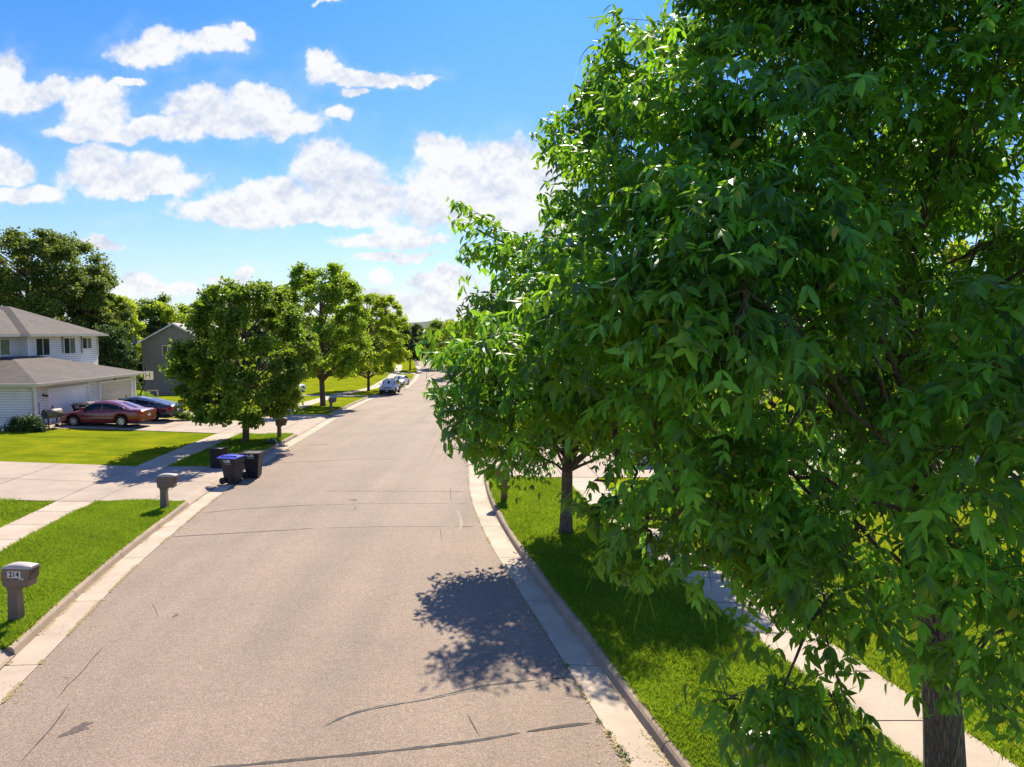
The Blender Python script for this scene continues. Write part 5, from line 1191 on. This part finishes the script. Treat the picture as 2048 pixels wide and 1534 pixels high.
for (x, y, rz, lb, ld) in [(-26.35, 43.1, 100, 'dark bin with a white-lettered front before the left garage door', 'char'), (-26.3, 44.0, 95, 'pale-lidded bin in the middle of the row before the garage', 'mtop'), (-26.25, 44.85, 92, 'lilac-blue lidded bin in the row before the garage', 'silv'), (-26.2, 45.7, 92, 'black bin at the right end of the row before the garage', 'black')]:
    bin_(lb, onz(x, y), R(rz-10 if False else 0), ld, logo='lettered' in lb, s=1.0, group='bins before the garage doors', bodym='black')
rb_ = g_at(950, 903, .01); bin_('dark bin at the right kerb, mostly behind the hanging ash leaves', (rb_[0], rb_[1], rb_[2]), R(90), 'silv', logo=False, bodym='black')
# newspaper bag
bg_ = g_at(543, 888, LAWN); nb = empty('rubbish_bag', (bg_[0], bg_[1], bg_[2]), R(15), 'small dark green bag with pale edges lying by the brownish mailbox', 'bag')
m_ = MB(); m_.sphere((0, 0, .13), (.24, .17, .15), 14, 8); m_.sphere((.12, .02, .16), (.13, .13, .12)); m_.build('bag', plain('bag_green', (.012, .035, .025), .35, .5, 20, bump=.8, bscale=14), nb)
m_ = MB(); m_.tube([(.1, -.1, .28), (.22, -.12, .2), (.3, -.14, .02)], .015, 5); m_.tube([(-.18, -.1, .2), (-.05, -.12, .27)], .012, 5); m_.build('strap', MT['paper'], nb)
# smokers / barrel grills
def grill(label, loc, rz, s=1.0):
    root = empty('barrel_grill', loc, rz, label, 'grill', 'barrel grills by the garage', s)
    b = MB(); b.tube([(0, -.42, .80), (0, .42, .80)], .25, 22); b.build('barrel', MT['steel'], root)
    b = MB(); b.tube([(0, -.436, .80), (0, -.421, .80)], .252, 22); b.tube([(0, .421, .80), (0, .436, .80)], .252, 22); b.build('end_cap', MT['gblack'], root)
    for x in (-.2, .2):
        for y in (-.36, .36): b = MB(); b.tube([(x*.9, y, .70), (x*1.15, y, .02 if y < 0 else .1)], .033, 6); b.build('leg', MT['rust'], root)
    b = MB(); b.box(-.50, -.26, -.40, .40, .745, .77); b.build('front_shelf', MT['gblack'], root)
    b = MB(); b.box(-.2, .2, .45, .68, .76, .78); b.build('side_shelf', MT['gblack'], root)
    b = MB(); b.tube([(0, .02, 1.0), (0, .02, 1.2)], .04, 10); b.tube([(0, .02, 1.17), (0, .02, 1.2)], .055, 10); b.build('chimney', MT['gblack'], root)
    b = MB(); b.box(-.2, .2, -.34, .34, .22, .24); b.build('lower_shelf', MT['rust'], root)
    for x in (-.23, .23): b = MB(); b.tube([(x-.02, .36, .1), (x+.02, .36, .1)], .1, 14); b.build('wheel', MT['rust'], root)
    return root
g1_ = G(98, 858, LAWN); grill('barrel grill with side shelves standing at the garage corner, in front of the shrub', onz(g1_[0]+.1, g1_[1]+.2), R(-24), 1.05)
grill('second barrel grill with a short chimney, before the right garage door', onz(-26.0, 47.6), R(-30), 1.02)
# basketball hoop
bh = G(274, 806, LAWN); dB = P(291, 751, bh[1]-.3); hp0 = empty('basketball_hoop', bh, 0, 'leaning basketball hoop on a dark pole beside the right end of the garage', 'basketball hoop')
m_ = MB(); tx, ty, tz = dB[0]-bh[0], 0, dB[2]-bh[2]; m_.tube([(0, 0, 0), (tx*.75, 0, tz*.72), (tx*.9, 0, tz+.75)], .06, 8); m_.tube([(tx*.85, 0, tz*.9), (tx+.1, -.25, tz+.1)], .03, 6); m_.build('pole', MT['black'], hp0)
m_ = MB(); m_.box(tx-.12, tx+.62, -.30, -.26, tz-.34, tz+.34); m_.build('backboard', MT['cream'], hp0)
m_ = MB()
for a in ((tx+.0, tx+.04, -.25, .25), (tx+.32, tx+.36, -.25, .25)): m_.box(a[0], a[1], -.32, -.302, tz+a[2], tz+a[3])
m_.box(tx+.0, tx+.36, -.322, -.304, tz-.02, tz+.02); m_.build('backboard_frame', MT['rust'], hp0)
m_ = MB(); m_.tube([(tx+.18+.2*math.cos(a), -.02+.2*math.sin(a), tz-.15) for a in np.linspace(0, 6.28, 16)], .012, 5); m_.build('rim', MT['rust'], hp0)
# trestle / garden frame
tf = G(296, 806, LAWN); tf0 = empty('trestle', (tf[0], tf[1]+.8, tf[2]), R(10), 'small weathered trestle frame beside the basketball hoop', 'trestle')
m_ = MB(); m_.box(-.42, .42, -.04, .04, .92, .99); m_.build('top_rail', MT['wood'], tf0)
for x in (-.38, .38):
    for y in (-.3, .3): m_ = MB(); m_.tube([(x, 0, .92), (x*1.1, y, 0)], .025, 5); m_.build('leg', MT['wood'], tf0)
# garden light
gl = G(13, 862, LAWN); g0 = empty('garden_light', (gl[0], gl[1]-.1, gl[2]), 0, 'small black garden light with a pale globe by the white house wall', 'garden light')
m_ = MB(); m_.tube([(0, 0, 0), (0, 0, .42)], .035, 8); m_.build('stake', MT['black'], g0); m_ = MB(); m_.sphere((-.04, -.1, .08), .085); m_.build('globe', MT['paper'], g0)
# sign post behind the cars
sp_ = G(774, 764, LAWN); s0 = empty('street_sign', sp_, 0, 'thin street sign post standing behind the white off-road car', 'sign')
m_ = MB(); m_.tube([(0, 0, 0), (0, 0, 2.4)], .035, 8); m_.build('post', MT['galv'], s0); m_ = MB(); m_.box(-.02, .02, -.3, .3, 2.4, 2.56); m_.build('sign_plate', MT['galv'], s0)
